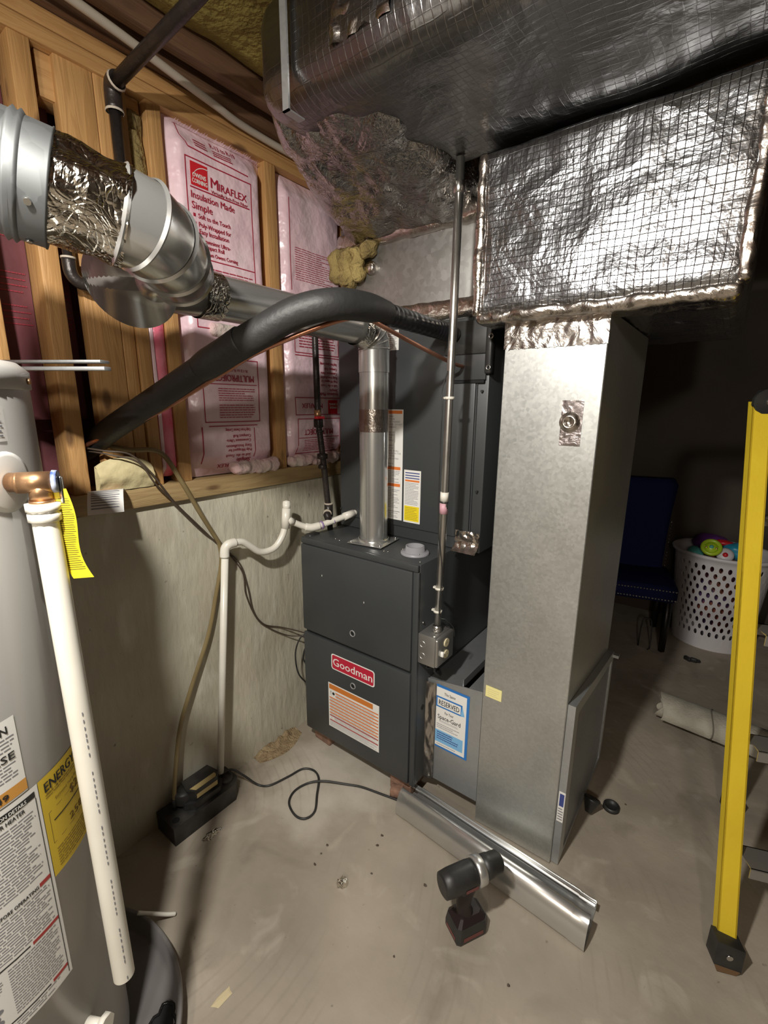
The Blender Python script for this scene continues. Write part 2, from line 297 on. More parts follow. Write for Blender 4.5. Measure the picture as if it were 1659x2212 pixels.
class MB:
    def __init__(s): s.v = []; s.f = []; s.m = []; s.s = []; s.mats = []
    def mi(s, m):
        if m not in s.mats: s.mats.append(m)
        return s.mats.index(m)
    def add(s, vs, fs, m, smooth=False):
        o = len(s.v); k = s.mi(m); s.v += [Vector(v) for v in vs]
        for f in fs: s.f.append(tuple(i+o for i in f)); s.m.append(k); s.s.append(smooth)
        return s
    def box(s, a, b, m, bev=0.0, rot=None, seg=2):
        a = Vector(a); b = Vector(b); c = (a+b)/2; d = b-a
        bm = bmesh.new(); bmesh.ops.create_cube(bm, size=1.0)
        for v in bm.verts: v.co = Vector((v.co.x*d.x, v.co.y*d.y, v.co.z*d.z))
        if bev: bmesh.ops.bevel(bm, geom=bm.edges[:], offset=min(bev, min(abs(x) for x in d)*0.45), segments=seg, profile=0.5, affect='EDGES')
        if rot is not None:
            R_ = rot
            for v in bm.verts: v.co = R_ @ v.co
        bm.verts.index_update()
        s.add([v.co+c for v in bm.verts], [[v.index for v in f.verts] for f in bm.faces], m, bool(bev)); bm.free(); return s
    def frame(s, t):
        t = t.normalized(); u = t.cross(Vector((0, 0, 1)))
        if u.length < 0.05: u = t.cross(Vector((1, 0, 0)))
        u.normalize(); return u, t.cross(u).normalized()
    def tube(s, pts, r, m, n=16, smoothpath=0, caps=True, closed=False, flat=1.0):
        P = catmull(pts, smoothpath, closed) if smoothpath else [Vector(p) for p in pts]
        N = len(P)
        if isinstance(r, (list, tuple)):
            if len(r) != N:
                R = []
                for i in range(N):
                    q = i/(N-1)*(len(r)-1); k = min(int(q), len(r)-2); R.append(r[k]+(r[k+1]-r[k])*(q-k))
            else: R = list(r)
        else: R = [r]*N
        vs = []; u = None
        for i, p in enumerate(P):
            if closed: t = P[(i+1) % N]-P[i-1]
            else: t = P[min(i+1, N-1)]-P[max(i-1, 0)]
            t.normalize()
            if u is None: u, w = s.frame(t)
            else:
                u = (u-t*u.dot(t)); u.normalize(); w = t.cross(u)
            for k in range(n):
                a = 2*PI*k/n; vs.append(p+R[i]*(math.cos(a)*u+flat*math.sin(a)*w))
        fs = []
        for i in range(N if closed else N-1):
            j = (i+1) % N
            for k in range(n):
                l = (k+1) % n; fs.append((i*n+k, i*n+l, j*n+l, j*n+k))
        s.add(vs, fs, m, True)
        if caps and not closed:
            o = len(s.v)-len(vs); k_ = s.mi(m)
            s.f.append(tuple(o+k for k in range(n))[::-1]); s.m.append(k_); s.s.append(False)
            s.f.append(tuple(o+(N-1)*n+k for k in range(n))); s.m.append(k_); s.s.append(False)
        return s
    def cyl(s, a, b, r, m, r2=None, n=24, caps=True): return s.tube([a, b], [r, r if r2 is None else r2], m, n, caps=caps)
    def lathe(s, prof, m, origin=(0, 0, 0), axis=(0, 0, 1), n=32, a0=0.0, a1=2*PI, sx=1.0):
        """prof: list of (radius, height along the axis)"""
        ax = Vector(axis).normalized(); u, w = s.frame(ax)
        if abs(ax.z) > 0.99: u, w = Vector((1, 0, 0)), Vector((0, 1, 0))*(1 if ax.z > 0 else -1)
        full = abs(a1-a0-2*PI) < 1e-6; cnt = n if full else n+1; O = Vector(origin)
        vs = []
        for r, h in prof:
            for k in range(cnt):
                a = a0+(a1-a0)*k/n; vs.append(O+ax*h+r*(math.cos(a)*u*sx+math.sin(a)*w))
        fs = []
        for i in range(len(prof)-1):
            for k in range(n):
                l = (k+1) % cnt; fs.append((i*cnt+k, i*cnt+l, (i+1)*cnt+l, (i+1)*cnt+k))
        return s.add(vs, fs, m, True)
    def grid(s, fn, nu, nv, m, smooth=True):
        vs = [fn(i/nu, j/nv) for j in range(nv+1) for i in range(nu+1)]
        fs = [(j*(nu+1)+i, j*(nu+1)+i+1, (j+1)*(nu+1)+i+1, (j+1)*(nu+1)+i) for j in range(nv) for i in range(nu)]
        return s.add(vs, fs, m, smooth)
    def prism(s, poly, fr, d0, d1, m, smooth=False):
        """poly in (u,v); fr(u,v,w)->Vector; extruded from w=d0 to d1"""
        n = len(poly); vs = [fr(u, v, d0) for u, v in poly]+[fr(u, v, d1) for u, v in poly]
        s.add(vs, [(i, (i+1) % n, n+(i+1) % n, n+i) for i in range(n)], m, smooth)
        return s.add(vs, [tuple(range(n))[::-1], tuple(range(n, 2*n))], m, False)
    def text(s, t, fr, u, v, h, m, w=0.0006, width=None, align='L', bold=True, flip=False, ital=0.0):
        """cap height h; lower-left corner (u,v); flip = upside down about its own box"""
        vs, fs, (x0, x1, y0, y1) = text_geo(t, bold)
        k = h/0.72; W = (x1-x0)*k; kx = k
        if width: kx = width/(x1-x0); W = width
        off = {'L': 0, 'C': -W/2, 'R': -W}[align]
        out = []
        for x, y, z in vs:
            a = (x-x0)*kx+off+ital*y*k; b = y*k
            if flip: a = W+2*off-a; b = h-b
            out.append(fr(u+a, v+b, w))
        if bold and not (width and width/max(1, len(t)) < h*0.35):
            d_ = k*0.022; n = len(out); sh = [fr(u+(x-x0)*kx+off+ital*y*k+d_, v+y*k, w+0.0004) if not flip else fr(u+W+2*off-((x-x0)*kx+off)+d_, v+h-y*k, w+0.0004) for x, y, z in vs]
            s.add(sh, fs, m)
        return s.add(out, fs, m)
    def rect(s, fr, u0, v0, u1, v1, m, w=0.0, nu=1, nv=1):
        return s.grid(lambda a, b: fr(u0+(u1-u0)*a, v0+(v1-v0)*b, w), nu, nv, m, nu+nv > 2)
    def rrect(s, fr, u0, v0, u1, v1, r, m, w=0.0):
        poly = []
        for cx_, cy_, a0 in ((u1-r, v1-r, 0), (u0+r, v1-r, 90), (u0+r, v0+r, 180), (u1-r, v0+r, 270)):
            for k in range(6):
                a = math.radians(a0+k*18); poly.append((cx_+r*math.cos(a), cy_+r*math.sin(a)))
        return s.add([fr(u, v, w) for u, v in poly], [tuple(range(len(poly)))], m)
    def outline(s, fr, u0, v0, u1, v1, t, m, w=0.0, nu=8, nv=8):
        s.rect(fr, u0, v1-t, u1, v1, m, w, nu, 1); s.rect(fr, u0, v0, u1, v0+t, m, w, nu, 1)
        s.rect(fr, u0, v0+t, u0+t, v1-t, m, w, 1, nv); s.rect(fr, u1-t, v0+t, u1, v1-t, m, w, 1, nv); return s
    def lines(s, fr, u0, v0, u1, v1, n, m, w=0.0006, th=0.42, rag=0.25, nu=3, words=True):
        """n rows of print too small to read, each row broken into word-long dashes"""
        dv = (v1-v0)/n
        for i in range(n):
            b = v1-dv*(i+0.5); e = u1-(u1-u0)*rag*random.random()*(1 if random.random() < 0.5 else 0.25); u = u0; lim = (u1-u0)
            while u < e:
                wl = lim*random.uniform(0.05, 0.14) if words else e-u
                q = min(u+wl, e); s.rect(fr, u, b-dv*th/2, q, b+dv*th/2, m, w, nu if not words else 1, 1); u = q+lim*0.012
        return s
    def build(s, name, parent=None, origin=None, label=None):
        r = parent
        while r is not None and r.parent is not None: r = r.parent
        if r is not None: o = Vector(r.location)
        elif origin is not None: o = Vector(origin)
        else:
            xs = [v.x for v in s.v]; ys = [v.y for v in s.v]; zs = [v.z for v in s.v]
            o = Vector(((min(xs)+max(xs))/2, (min(ys)+max(ys))/2, min(zs)))
        me = bpy.data.meshes.new(name); me.from_pydata([tuple(v-o) for v in s.v], [], s.f)
        for m in s.mats: me.materials.append(m)
        me.polygons.foreach_set('material_index', s.m); me.polygons.foreach_set('use_smooth', s.s); me.update()
        ob = bpy.data.objects.new(name, me); COL.objects.link(ob)
        if parent is None: ob.location = o
        else: ob.parent = parent
        if label: ob['label'] = label
        return ob

def tag(o, label, cat, group=None):
    o['label'] = label; o['category'] = cat
    if group: o['group'] = group
    return o
def thing(name, loc, label, cat, group=None):
    o = bpy.data.objects.new(name, None); COL.objects.link(o); o.location = loc; o.empty_display_size = 0.05
    return tag(o, label, cat, group)
def struct(o): o['kind'] = 'structure'; return o
def autosmooth(o, ang=35):
    try: o.data.set_sharp_from_angle(angle=math.radians(ang))
    except Exception: pass
    return o

def rounded_block(mb, a, b, r, m, res=0.03, amp=0.01, freq=6.0, warp=None, seed=0.0, fold=0.0):
    """soft wrapped block: box with rounded edges, wrinkled along its normals"""
    a = Vector(a); b = Vector(b); c = (a+b)/2; h = (b-a)/2; inner = Vector([max(x-r, 0.001) for x in h])
    for ax in range(3):
        for sg in (-1, 1):
            i, j = (ax+1) % 3, (ax+2) % 3
            nu = max(2, int(2*h[i]/res)); nv = max(2, int(2*h[j]/res))
            def fn(p, q):
                v = Vector((0, 0, 0)); v[ax] = sg*h[ax]; v[i] = (2*p-1)*h[i]*(sg if True else 1); v[j] = (2*q-1)*h[j]
                cl = Vector([max(-inner[k], min(inner[k], v[k])) for k in range(3)])
                d = v-cl
                if d.length > 1e-6: d.normalize()
                w = cl+d*r+c
                nz = noise.noise(w*freq+Vector((seed, 0, 0)))+0.5*noise.noise(w*freq*2.3+Vector((0, seed, 0)))
                if fold: nz += fold*(0.5-abs(noise.noise(w*freq*1.3+Vector((9, seed, 3)))))
                w = w+d*(amp*nz)
                return warp(w) if warp else w
            mb.grid(fn, nu, nv, m)
    return mb
def weld(o, d=0.0004):
    bm = bmesh.new(); bm.from_mesh(o.data); bmesh.ops.remove_doubles(bm, verts=bm.verts[:], dist=d)
    bmesh.ops.recalc_face_normals(bm, faces=bm.faces[:]); bm.to_mesh(o.data); bm.free(); return o

FX_ = lambda x, y=0.0, z=0.0: (lambda u, v, w: Vector((x+w, y+u, z+v)))       # surface facing +X: u runs along +Y, v up
FY_ = lambda y, x=0.0, z=0.0: (lambda u, v, w: Vector((x+u, y-w, z+v)))       # surface facing -Y: u runs along +X, v up

# ================================================================ SETTING
WX = -1.465
mb = MB(); mb.box((-1.72, -2.6, -0.1), (2.3, 4.1, 0.0), M_floor); struct(mb.build('floor', origin=(0, 0, 0)))
mb = MB(); mb.box((-1.665, -2.6, 0.0), (WX, 3.8, 1.18), M_wallc); mb.box((-1.70, -2.6, 1.18), (-1.60, 3.8, 2.72), M_pinkshade)
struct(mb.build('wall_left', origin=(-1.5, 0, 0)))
mb = MB(); mb.box((-1.72, 3.8, 0), (2.3, 3.92, 2.72), M_dryshade); struct(mb.build('wall_back', origin=(0, 3.8, 0)))
mb = MB(); mb.box((2.15, -2.6, 0), (2.3, 3.8, 2.72), M_dryshade); struct(mb.build('wall_right', origin=(2.2, 0, 0)))
mb = MB(); mb.box((-1.72, -2.7, 0), (2.3, -2.6, 2.72), M_drylight); struct(mb.build('wall_front', origin=(0, -2.6, 0)))
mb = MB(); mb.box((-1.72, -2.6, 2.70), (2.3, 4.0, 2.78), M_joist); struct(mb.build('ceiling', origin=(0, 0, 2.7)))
mb = MB(); mb.box((-1.4, 3.78, 0), (2.15, 3.80, 0.09), mat('dark_base', (0.05, 0.03, 0.02, 1), 0.5)); struct(mb.build('baseboard_back'))
mb = MB(); mb.box((-1.61, -2.4, 1.18), (-1.445, 3.79, 1.24), M_woodsill, bev=0.002); struct(mb.build('trim_1'))

# studs of the timber wall
G_ST = 'studs of the timber wall'
def stud(y0, y1, label, x0=-1.555, x1=WX, z0=1.24, z1=2.335, name='wall_stud'):
    mb = MB(); mb.box((x0, y0, z0), (x1, y1, z1), M_woodz, bev=0.0025); tag(mb.build(name), label, 'stud', G_ST)
stud(0.352, 0.405, 'pine stud at the far left edge, behind the water heater top')
stud(0.500, 0.545, 'pine stud standing right of the water heater, where the black insulated line enters', z1=2.335)
stud(0.594, 0.683, 'wide pine board of the stud wall, left of the corner posts', x0=-1.51, x1=-1.472)
stud(0.684, 0.720, 'narrow pine stud nailed right beside the wide board', x0=-1.56, x1=-1.470)
stud(0.722, 0.760, 'third timber of the corner post, left of the red pink strip', x0=-1.56, x1=-1.462)
stud(0.816, 0.861, 'pine stud along the left edge of the first pink batt')
stud(1.236, 1.286, 'pine stud between the two pink insulation batts')
stud(1.646, 1.690, 'pine stud hidden behind the coil cabinet, right of the second pink batt')
for k, y in enumerate((2.05, 2.45, 2.85, 3.25, 3.65)): pass
mb = MB(); mb.box((-1.56, -1.2, 2.335), (-1.462, 3.75, 2.373), M_woody, bev=0.002); tag(mb.build('top_plate'), 'lower pine top plate lying on the stud tops', 'plate')
mb = MB(); mb.box((-1.56, -1.2, 2.375), (-1.462, 3.75, 2.413), M_woody, bev=0.002); tag(mb.build('top_plate'), 'upper pine top plate doubled on the lower one', 'plate')
mb = MB(); mb.box((-1.56, 0.56, 2.235), (-1.49, 0.81, 2.333), M_woody, bev=0.002); tag(mb.build('blocking'), 'short pine block under the top plate beside the black pipe', 'wood block')

# joists and insulation overhead
G_J = 'ceiling joists'
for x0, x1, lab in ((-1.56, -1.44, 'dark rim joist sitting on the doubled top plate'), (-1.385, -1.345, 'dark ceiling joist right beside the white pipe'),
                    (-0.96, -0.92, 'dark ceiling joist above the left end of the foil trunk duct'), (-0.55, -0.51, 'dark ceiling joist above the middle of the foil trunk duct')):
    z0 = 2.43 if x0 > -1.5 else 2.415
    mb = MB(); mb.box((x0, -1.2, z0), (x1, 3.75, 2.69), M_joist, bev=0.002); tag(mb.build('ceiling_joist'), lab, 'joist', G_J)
for x0, x1, lab in ((-1.335, -0.97, 'olive yellow fibreglass batt between joists in the top left corner'),):
    mb = MB(); rounded_block(mb, (x0, -0.5, 2.47), (x1, 3.6, 2.68), 0.03, M_ywool2, res=0.06, amp=0.012, freq=5)
    tag(weld(mb.build('ceiling_insulation')), lab, 'insulation')
mb = MB(); mb.tube([(-1.345, 0.45, 2.405), (-1.375, 0.72, 2.398), (-1.42, 1.0, 2.392), (-1.44, 1.25, 2.385), (-1.44, 2.2, 2.385)], 0.011, mat('old_white_pipe', (0.50, 0.44, 0.36, 1), 0.5), smoothpath=5, n=12)
tag(mb.build('water_pipe'), 'thin off-white pipe running under the joists behind the foil duct', 'pipe')

# pink film in the stud bays, shade put into its colour
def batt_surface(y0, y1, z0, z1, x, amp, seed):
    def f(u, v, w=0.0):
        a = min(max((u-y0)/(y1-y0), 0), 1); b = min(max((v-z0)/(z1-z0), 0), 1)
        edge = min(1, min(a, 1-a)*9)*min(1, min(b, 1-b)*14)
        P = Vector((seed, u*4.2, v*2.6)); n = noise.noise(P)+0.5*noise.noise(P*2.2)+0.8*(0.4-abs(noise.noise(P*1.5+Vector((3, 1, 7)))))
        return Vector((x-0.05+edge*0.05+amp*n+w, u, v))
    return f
for y0, y1, lab in ((0.408, 0.498, 'pink wrapped batt coloured dark for shade, in the bay left of the entry stud'), (0.547, 0.592, 'pink wrapped batt coloured dark for shade, in the narrow bay beside the wide board')):
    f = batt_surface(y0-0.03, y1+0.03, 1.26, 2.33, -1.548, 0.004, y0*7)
    mb = MB(); mb.grid(lambda a, b: f(y0+(y1-y0)*a, 1.45+(2.335-1.45)*b), 6, 60, M_pinkshade)
    mb.grid(lambda a, b: Vector((-1.598, y0+(y1-y0)*a, 1.45+(2.335-1.45)*b)), 1, 1, M_pinkshade)
    for z in (1.72, 1.80, 1.93, 2.06, 2.18): mb.lines(lambda u, v, w: f(u, v, 0.002), y0+0.01, z-0.03, y1-0.005, z+0.03, 4, mat('shaded_red_print', (0.28, 0.03, 0.045, 1), 0.6), rag=0.4, th=0.22)  # red print darkened along with the shaded film
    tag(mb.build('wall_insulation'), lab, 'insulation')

# ------------------------------------------------------------ pink wrapped batt 1
def pad(mb, f, y0, y1, z0, z1, m, nu, nv, xb=-1.595):
    mb.grid(lambda a, b: f(y0+(y1-y0)*a, z0+(z1-z0)*b), nu, nv, m)
    mb.grid(lambda a, b: Vector((xb+(f(y0, z0+(z1-z0)*b).x-xb)*a, y0, z0+(z1-z0)*b)), 1, nv, m)
    mb.grid(lambda a, b: Vector((xb+(f(y1, z0+(z1-z0)*b).x-xb)*(1-a), y1, z0+(z1-z0)*b)), 1, nv, m)
t1 = thing('pink_insulation_batt', (-1.5, 1.05, 1.24), 'pink film-wrapped insulation batt with red print between the studs, left of the gas pipe', 'insulation')
f1 = batt_surface(0.862, 1.235, 1.245, 2.345, -1.452, 0.007, 1.3)
mb = MB(); pad(mb, f1, 0.864, 1.234, 1.243, 2.335, M_pink, 40, 110)
mb.build('wrapper', t1)
pr = MB()
F = lambda u, v, w: f1(u, v, w+0.0018)
# upper half, upright
pr.outline(F, 0.917, 1.74, 1.162, 2.232, 0.0032, M_ired, 0, 20, 30)
pr.rect(F, 0.934, 2.158, 0.993, 2.222, M_inkred, 0.0, 6, 6)
pr.text('OWENS', F, 0.940, 2.181, 0.0125, M_white, w=0.0012, width=0.046); pr.text('CORNING', F, 0.938, 2.165, 0.0125, M_white, w=0.0012, width=0.052)
for k in range(14):
    a0 = math.radians(178-k*7); a1 = math.radians(178-(k+1)*7)
    q = [(0.985+0.046*math.cos(a)*1.0, 2.168+0.044*math.sin(a)) for a in (a0, a1)]
    pr.add([F(q[0][0], q[0][1], .0012), F(q[1][0], q[1][1], .0012), F(q[1][0], q[1][1]+.0022, .0012), F(q[0][0], q[0][1]+.0022, .0012)], [(0, 1, 2, 3)], M_white)
pr.text('M', F, 1.003, 2.170, 0.030, M_ired); pr.text('IRAFLEX', F, 1.033, 2.170, 0.022, M_ired, width=0.108)
pr.text('Virtually Itch-Free Fiber', F, 1.003, 2.155, 0.009, M_ired, width=0.142)
pr.rect(F, 0.930, 2.150, 1.152, 2.1535, M_ired, 0, 16, 1)
pr.text('Insulation Made', F, 0.931, 2.122, 0.020, M_ired, width=0.158)
pr.text('Simple', F, 0.931, 2.092, 0.021, M_ired, width=0.072)
for z in (2.072, 2.048): pr.rect(F, 0.934, z-0.002, 0.942, z+0.0075, M_ired)
pr.text('Soft to the Touch', F, 0.950, 2.068, 0.014, M_ired, width=0.118)
pr.text('Poly-Wrapped for', F, 0.950, 2.044, 0.014, M_ired, width=0.118)
pr.text('Easy Installation', F, 0.950, 2.024, 0.014, M_ired, width=0.108)
pr.text('Convenient Ultra-', F, 0.950, 2.000, 0.013, M_ired, width=0.112)
pr.text('Compact Roll', F, 0.955, 1.984, 0.013, M_ired, width=0.082)
pr.text('Only From Owens Corning', F, 0.938, 1.964, 0.012, M_ired, width=0.150)
pr.rect(F, 0.922, 1.952, 1.160, 1.955, M_ired, 0, 16, 1)
pr.text('Warning:', F, 0.932, 1.934, 0.010, M_ired, width=0.045); pr.lines(F, 0.932, 1.885, 1.148, 1.932, 5, M_ired, rag=0.1, th=0.3)
pr.text('Advertencia:', F, 0.945, 1.866, 0.009, M_ired, width=0.055); pr.lines(F, 0.945, 1.815, 1.145, 1.864, 5, M_ired, rag=0.1, th=0.3)
# top fold
for q0, q1 in (((0.910, 2.325), (0.910, 2.285)), ((0.910, 2.285), (0.930, 2.258)), ((0.930, 2.258), (1.150, 2.250))):
    d = Vector(q1)-Vector(q0); nn = 10; px_ = Vector((-d.y, d.x)).normalized()*0.0016
    for k in range(nn):
        a = Vector(q0)+d*k/nn; b = Vector(q0)+d*(k+1)/nn
        pr.add([F(*(a-px_), 0), F(*(b-px_), 0), F(*(b+px_), 0), F(*(a+px_), 0)], [(0, 1, 2, 3)], M_ired)
pr.text('R-13 to R-19', F, 1.02, 2.290, 0.016, M_ired, width=0.09); pr.lines(F, 0.955, 2.266, 1.0, 2.292, 3, M_ired, rag=0.2); pr.lines(F, 1.02, 2.262, 1.09, 2.284, 3, M_ired, rag=0.2)
# lower half, upside down
pr.outline(F, 0.917, 1.432, 1.150, 1.650, 0.0030, M_ired, 0, 20, 16)
pr.text('R-13 to R-19', F, 1.065, 1.606, 0.010, M_ired, width=0.075, flip=True, align='C')
pr.text('MULTIPROJECT', F, 1.045, 1.572, 0.024, M_ired, width=0.165, flip=True, align='C')
pr.rect(F, 0.938, 1.562, 1.14, 1.5645, M_ired, 0, 12, 1)
pr.lines(F, 0.975, 1.505, 1.132, 1.552, 6, M_ired, rag=0.35, th=0.3); pr.lines(F, 0.975, 1.445, 1.132, 1.496, 6, M_ired, rag=0.35, th=0.3)
pr.rect(F, 0.930, 1.418, 1.135, 1.421, M_ired, 0, 12, 1); pr.rect(F, 0.902, 1.29, 0.905, 1.418, M_ired, 0, 1, 10); pr.rect(F, 1.118, 1.30, 1.121, 1.41, M_ired, 0, 1, 8)
for z, s_ in ((1.398, 'Only From Owens Corning'), (1.376, 'Compact Roll'), (1.360, 'Convenient Ultra-'), (1.340, 'Easy Installation'), (1.325, 'Poly-Wrapped for'), (1.305, 'Soft to the Touch')):
    pr.text(s_, F, 1.100, z, 0.011, M_ired, width=min(0.105, 0.0062*len(s_)), flip=True, align='R')
pr.text('Simple', F, 1.105, 1.284, 0.016, M_ired, width=0.06, flip=True, align='R')
pr.text('MIRAFLEX', F, 1.02, 1.268, 0.014, M_ired, width=0.10, flip=True, align='C')
pr.build('print', t1, label='dark red print')
mb = MB()
rounded_block(mb, (-1.475, 0.96, 1.715), (-1.440, 1.12, 1.765), 0.016, M_wool, res=0.012, amp=0.006, freq=22)
weld(mb.build('torn_gap', t1, label='white wool showing through a tear'))
mb = MB(); rounded_block(mb, (-1.49, 1.02, 1.240), (-1.435, 1.222, 1.285), 0.02, M_wool, res=0.008, amp=0.013, freq=26, fold=0.7)
weld(mb.build('bottom_wool', t1, label='loose white wool at the bottom'))
mb = MB()   # ragged top edge
for k in range(40):
    y = 0.90+k*0.0082; h = random.uniform(0.004, 0.018)
    mb.add([F(y, 2.318, 0.001), F(y+0.0082, 2.318, 0.001), F(y+0.004, 2.318+h*0.3, 0.012+h)], [(0, 1, 2)], M_pink)
mb.build('torn_edge', t1)

# batt 2
t2 = thing('pink_insulation_batt', (-1.5, 1.45, 1.24), 'pink film-wrapped insulation batt behind the black gas pipe, right of the middle stud', 'insulation')
f2 = batt_surface(1.286, 1.648, 1.245, 2.345, -1.458, 0.008, 8.7)
mb = MB(); pad(mb, f2, 1.288, 1.645, 1.243, 2.333, M_pink, 40, 110); mb.build('wrapper', t2)
pr = MB(); F2 = lambda u, v, w: f2(u, v, w+0.0018)
pr.outline(F2, 1.345, 1.700, 1.60, 1.90, 0.003, M_ired, 0, 16, 16)
pr.lines(F2, 1.37, 1.72, 1.58, 1.84, 11, M_ired, rag=0.3, th=0.3)
pr.rect(F2, 1.345, 1.690, 1.60, 1.693, M_ired, 0, 12, 1)
for z, s_ in ((1.660, 'Only From Owens Corning'), (1.640, 'Compact Roll'), (1.622, 'Convenient Ultra-'), (1.604, 'Easy Installation'), (1.588, 'Poly-Wrapped for'), (1.570, 'Soft to the Touch')):
    pr.text(s_, F2, 1.585, z, 0.011, M_ired, width=min(0.10, 0.0062*len(s_)), flip=True, align='R')
pr.text('Insulation Made', F2, 1.585, 1.532, 0.014, M_ired, width=0.11, flip=True, align='R'); pr.text('Simple', F2, 1.585, 1.549, 0.013, M_ired, width=0.05, flip=True, align='R')
pr.outline(F2, 1.335, 1.452, 1.602, 1.525, 0.003, M_ired, 0, 16, 6)
pr.text('MIRAFLEX', F2, 1.43, 1.480, 0.020, M_ired, width=0.12, flip=True, align='C')
pr.rect(F2, 1.525, 1.456, 1.582, 1.515, M_inkred, 0, 6, 6)
pr.text('OWENS', F2, 1.553, 1.478, 0.010, M_white, w=0.003, width=0.044, flip=True, align='C'); pr.text('CORNING', F2, 1.553, 1.492, 0.010, M_white, w=0.003, width=0.05, flip=True, align='C')
pr.outline(F2, 1.345, 1.29, 1.60, 1.438, 0.003, M_ired, 0, 16, 8)
pr.text('MULTIPROJECT', F2, 1.465, 1.368, 0.024, M_ired, width=0.17, flip=True, align='C')
pr.rect(F2, 1.35, 1.356, 1.59, 1.3585, M_ired, 0, 10, 1); pr.lines(F2, 1.38, 1.30, 1.57, 1.35, 7, M_ired, rag=0.3, th=0.3)
pr.lines(F2, 1.36, 1.97, 1.58, 2.09, 15, M_ired, rag=0.4, th=0.22); pr.rect(F2, 1.335, 1.93, 1.338, 2.25, M_ired, 0, 1, 12)
pr.build('print', t2, label='dark red print')
mb = MB(); rounded_block(mb, (-1.49, 1.30, 1.240), (-1.44, 1.60, 1.282), 0.02, M_wool, res=0.008, amp=0.013, freq=26, fold=0.7)
weld(mb.build('bottom_wool', t2, label='loose white and pink wool at the bottom'))

# bright pink strip and yellow wool in the narrow bay
f3 = batt_surface(0.755, 0.822, 1.245, 1.9, -1.472, 0.006, 4.2)
mb = MB(); mb.grid(lambda a, b: f3(0.762+0.054*a, 1.26+0.56*b)+Vector((0.012*math.sin(a*PI), 0, 0)), 12, 60, M_hot)
mb.grid(lambda a, b: f3(0.762+0.010*a, 1.26+0.56*b, 0.012), 3, 60, M_pink)
mb.grid(lambda a, b: Vector((-1.56, 0.762+0.054*a, 1.26+0.56*b)), 1, 1, M_hot)
tag(mb.build('insulation_strip'), 'shiny crimson pink strip of insulation film squeezed between two studs', 'insulation')
mb = MB(); rounded_block(mb, (-1.55, 0.764, 1.90), (-1.478, 0.814, 2.30), 0.015, M_ywool, res=0.014, amp=0.008, freq=16)
tag(weld(mb.build('wool_strip')), 'yellow fibreglass tuft stuffed beside the black pipe', 'insulation')

# ================================================================ FURNACE
FY = 1.255; FXL, FXR, FZ0, FZ1, FYB = -1.354, -0.785, 0.078, 0.970, 1.985
fur = thing('furnace', (-1.07, 1.62, FZ0), 'charcoal grey upright gas furnace standing on bricks beside the concrete wall', 'furnace')
mb = MB(); mb.box((FXL, FY+0.006, FZ0), (FXR, FYB, FZ1), M_gray, bev=0.004)
mb.box((FXL+0.01, FY+0.01, FZ0-0.004), (FXR-0.01, FYB-0.01, FZ0), M_grayd)
autosmooth(mb.build('cabinet', fur))
mb = MB(); mb.box((FXL, FY-0.012, 0.565), (FXR-0.022, FY+0.005, 0.944), M_gray, bev=0.006)
mb.box((FXL+0.001, FY-0.010, 0.946), (FXR-0.001, FY+0.004, 0.9705), M_gray, bev=0.003)
up = autosmooth(mb.build('upper_door', fur))
mb = MB(); mb.box((FXL, FY-0.012, 0.084), (FXR-0.022, FY+0.005, 0.552), M_gray, bev=0.006); lo = autosmooth(mb.build('lower_door', fur))
mb = MB(); mb.box((FXR-0.021, FY-0.006, 0.08), (FXR+0.001, FY+0.006, 0.944), M_gray, bev=0.002); mb.build('corner_strip', fur)
for i, (pz, par) in enumerate(((0.630, up), (0.400, lo))):
    mb = MB(); fr = FY_(FY-0.0125)
    mb.lathe([(0.0, 0.0), (0.0095, 0.0)], M_grayd, (-1.076, FY-0.0135, pz), (0, -1, 0), 24)
    mb.lathe([(0.0095, 0.0), (0.0105, 0.003), (0.013, 0.003), (0.014, 0.0)], mat('worn_ring', (0.25, 0.25, 0.25, 1), 0.5), (-1.076, FY-0.0128, pz), (0, -1, 0), 24)
    mb.build('sight_hole', par, label='round sight hole with a pale rim')
# nameplate
mb = MB(); fr = FY_(FY-0.0125)
mb.rrect(fr, -1.192, 0.436, -0.966, 0.506, 0.012, M_white, 0.0008); mb.rrect(fr, -1.187, 0.4405, -0.971, 0.5015, 0.009, mat('badge_crimson', (0.50, 0.022, 0.05, 1), 0.35), 0.0012)
mb.text('Goodman', fr, -1.182, 0.456, 0.034, M_white, w=0.0018, width=0.205)
mb.build('name_badge', lo, label='crimson badge with white lettering')
# warning label
mb = MB()
mb.rect(fr, -1.212, 0.157, -0.943, 0.366, M_paper, 0.0008)
mb.rect(fr, -1.207, 0.338, -0.974, 0.361, mat('label_orange', (0.62, 0.20, 0.035, 1), 0.5), 0.0012)
mb.text('!', fr, -1.199, 0.312, 0.018, M_ink, w=0.0012); 
mb.lathe([(0, 0), (0.007, 0)], M_ink, (-1.183, FY-0.0138, 0.320), (0, -1, 0), 16)
z = 0.330
for k in range(8):
    zt = 0.329-k*0.0145
    mb.rect(fr, -1.172 if k < 2 else -1.206, zt-0.0052, -0.947, zt, M_orange, 0.0012)
    mb.lines(fr, -1.168 if k < 2 else -1.202, zt-0.0135, -0.950, zt-0.006, 2, M_inkg, 0.0012, th=0.3, rag=0.4)
for zt in (0.214, 0.192): mb.rect(fr, -1.206, zt-0.005, -0.947, zt, M_maroon, 0.0012)
mb.lines(fr, -1.18, 0.1935, -0.95, 0.208, 4, M_inkg, 0.0012, th=0.3); mb.lines(fr, -1.206, 0.162, -0.95, 0.186, 6, M_inkg, 0.0012, th=0.3)
mb.text('!', fr, -1.196, 0.197, 0.010, M_navyink, w=0.0012)
mb.build('warning_label', lo, label='orange and white warning label')
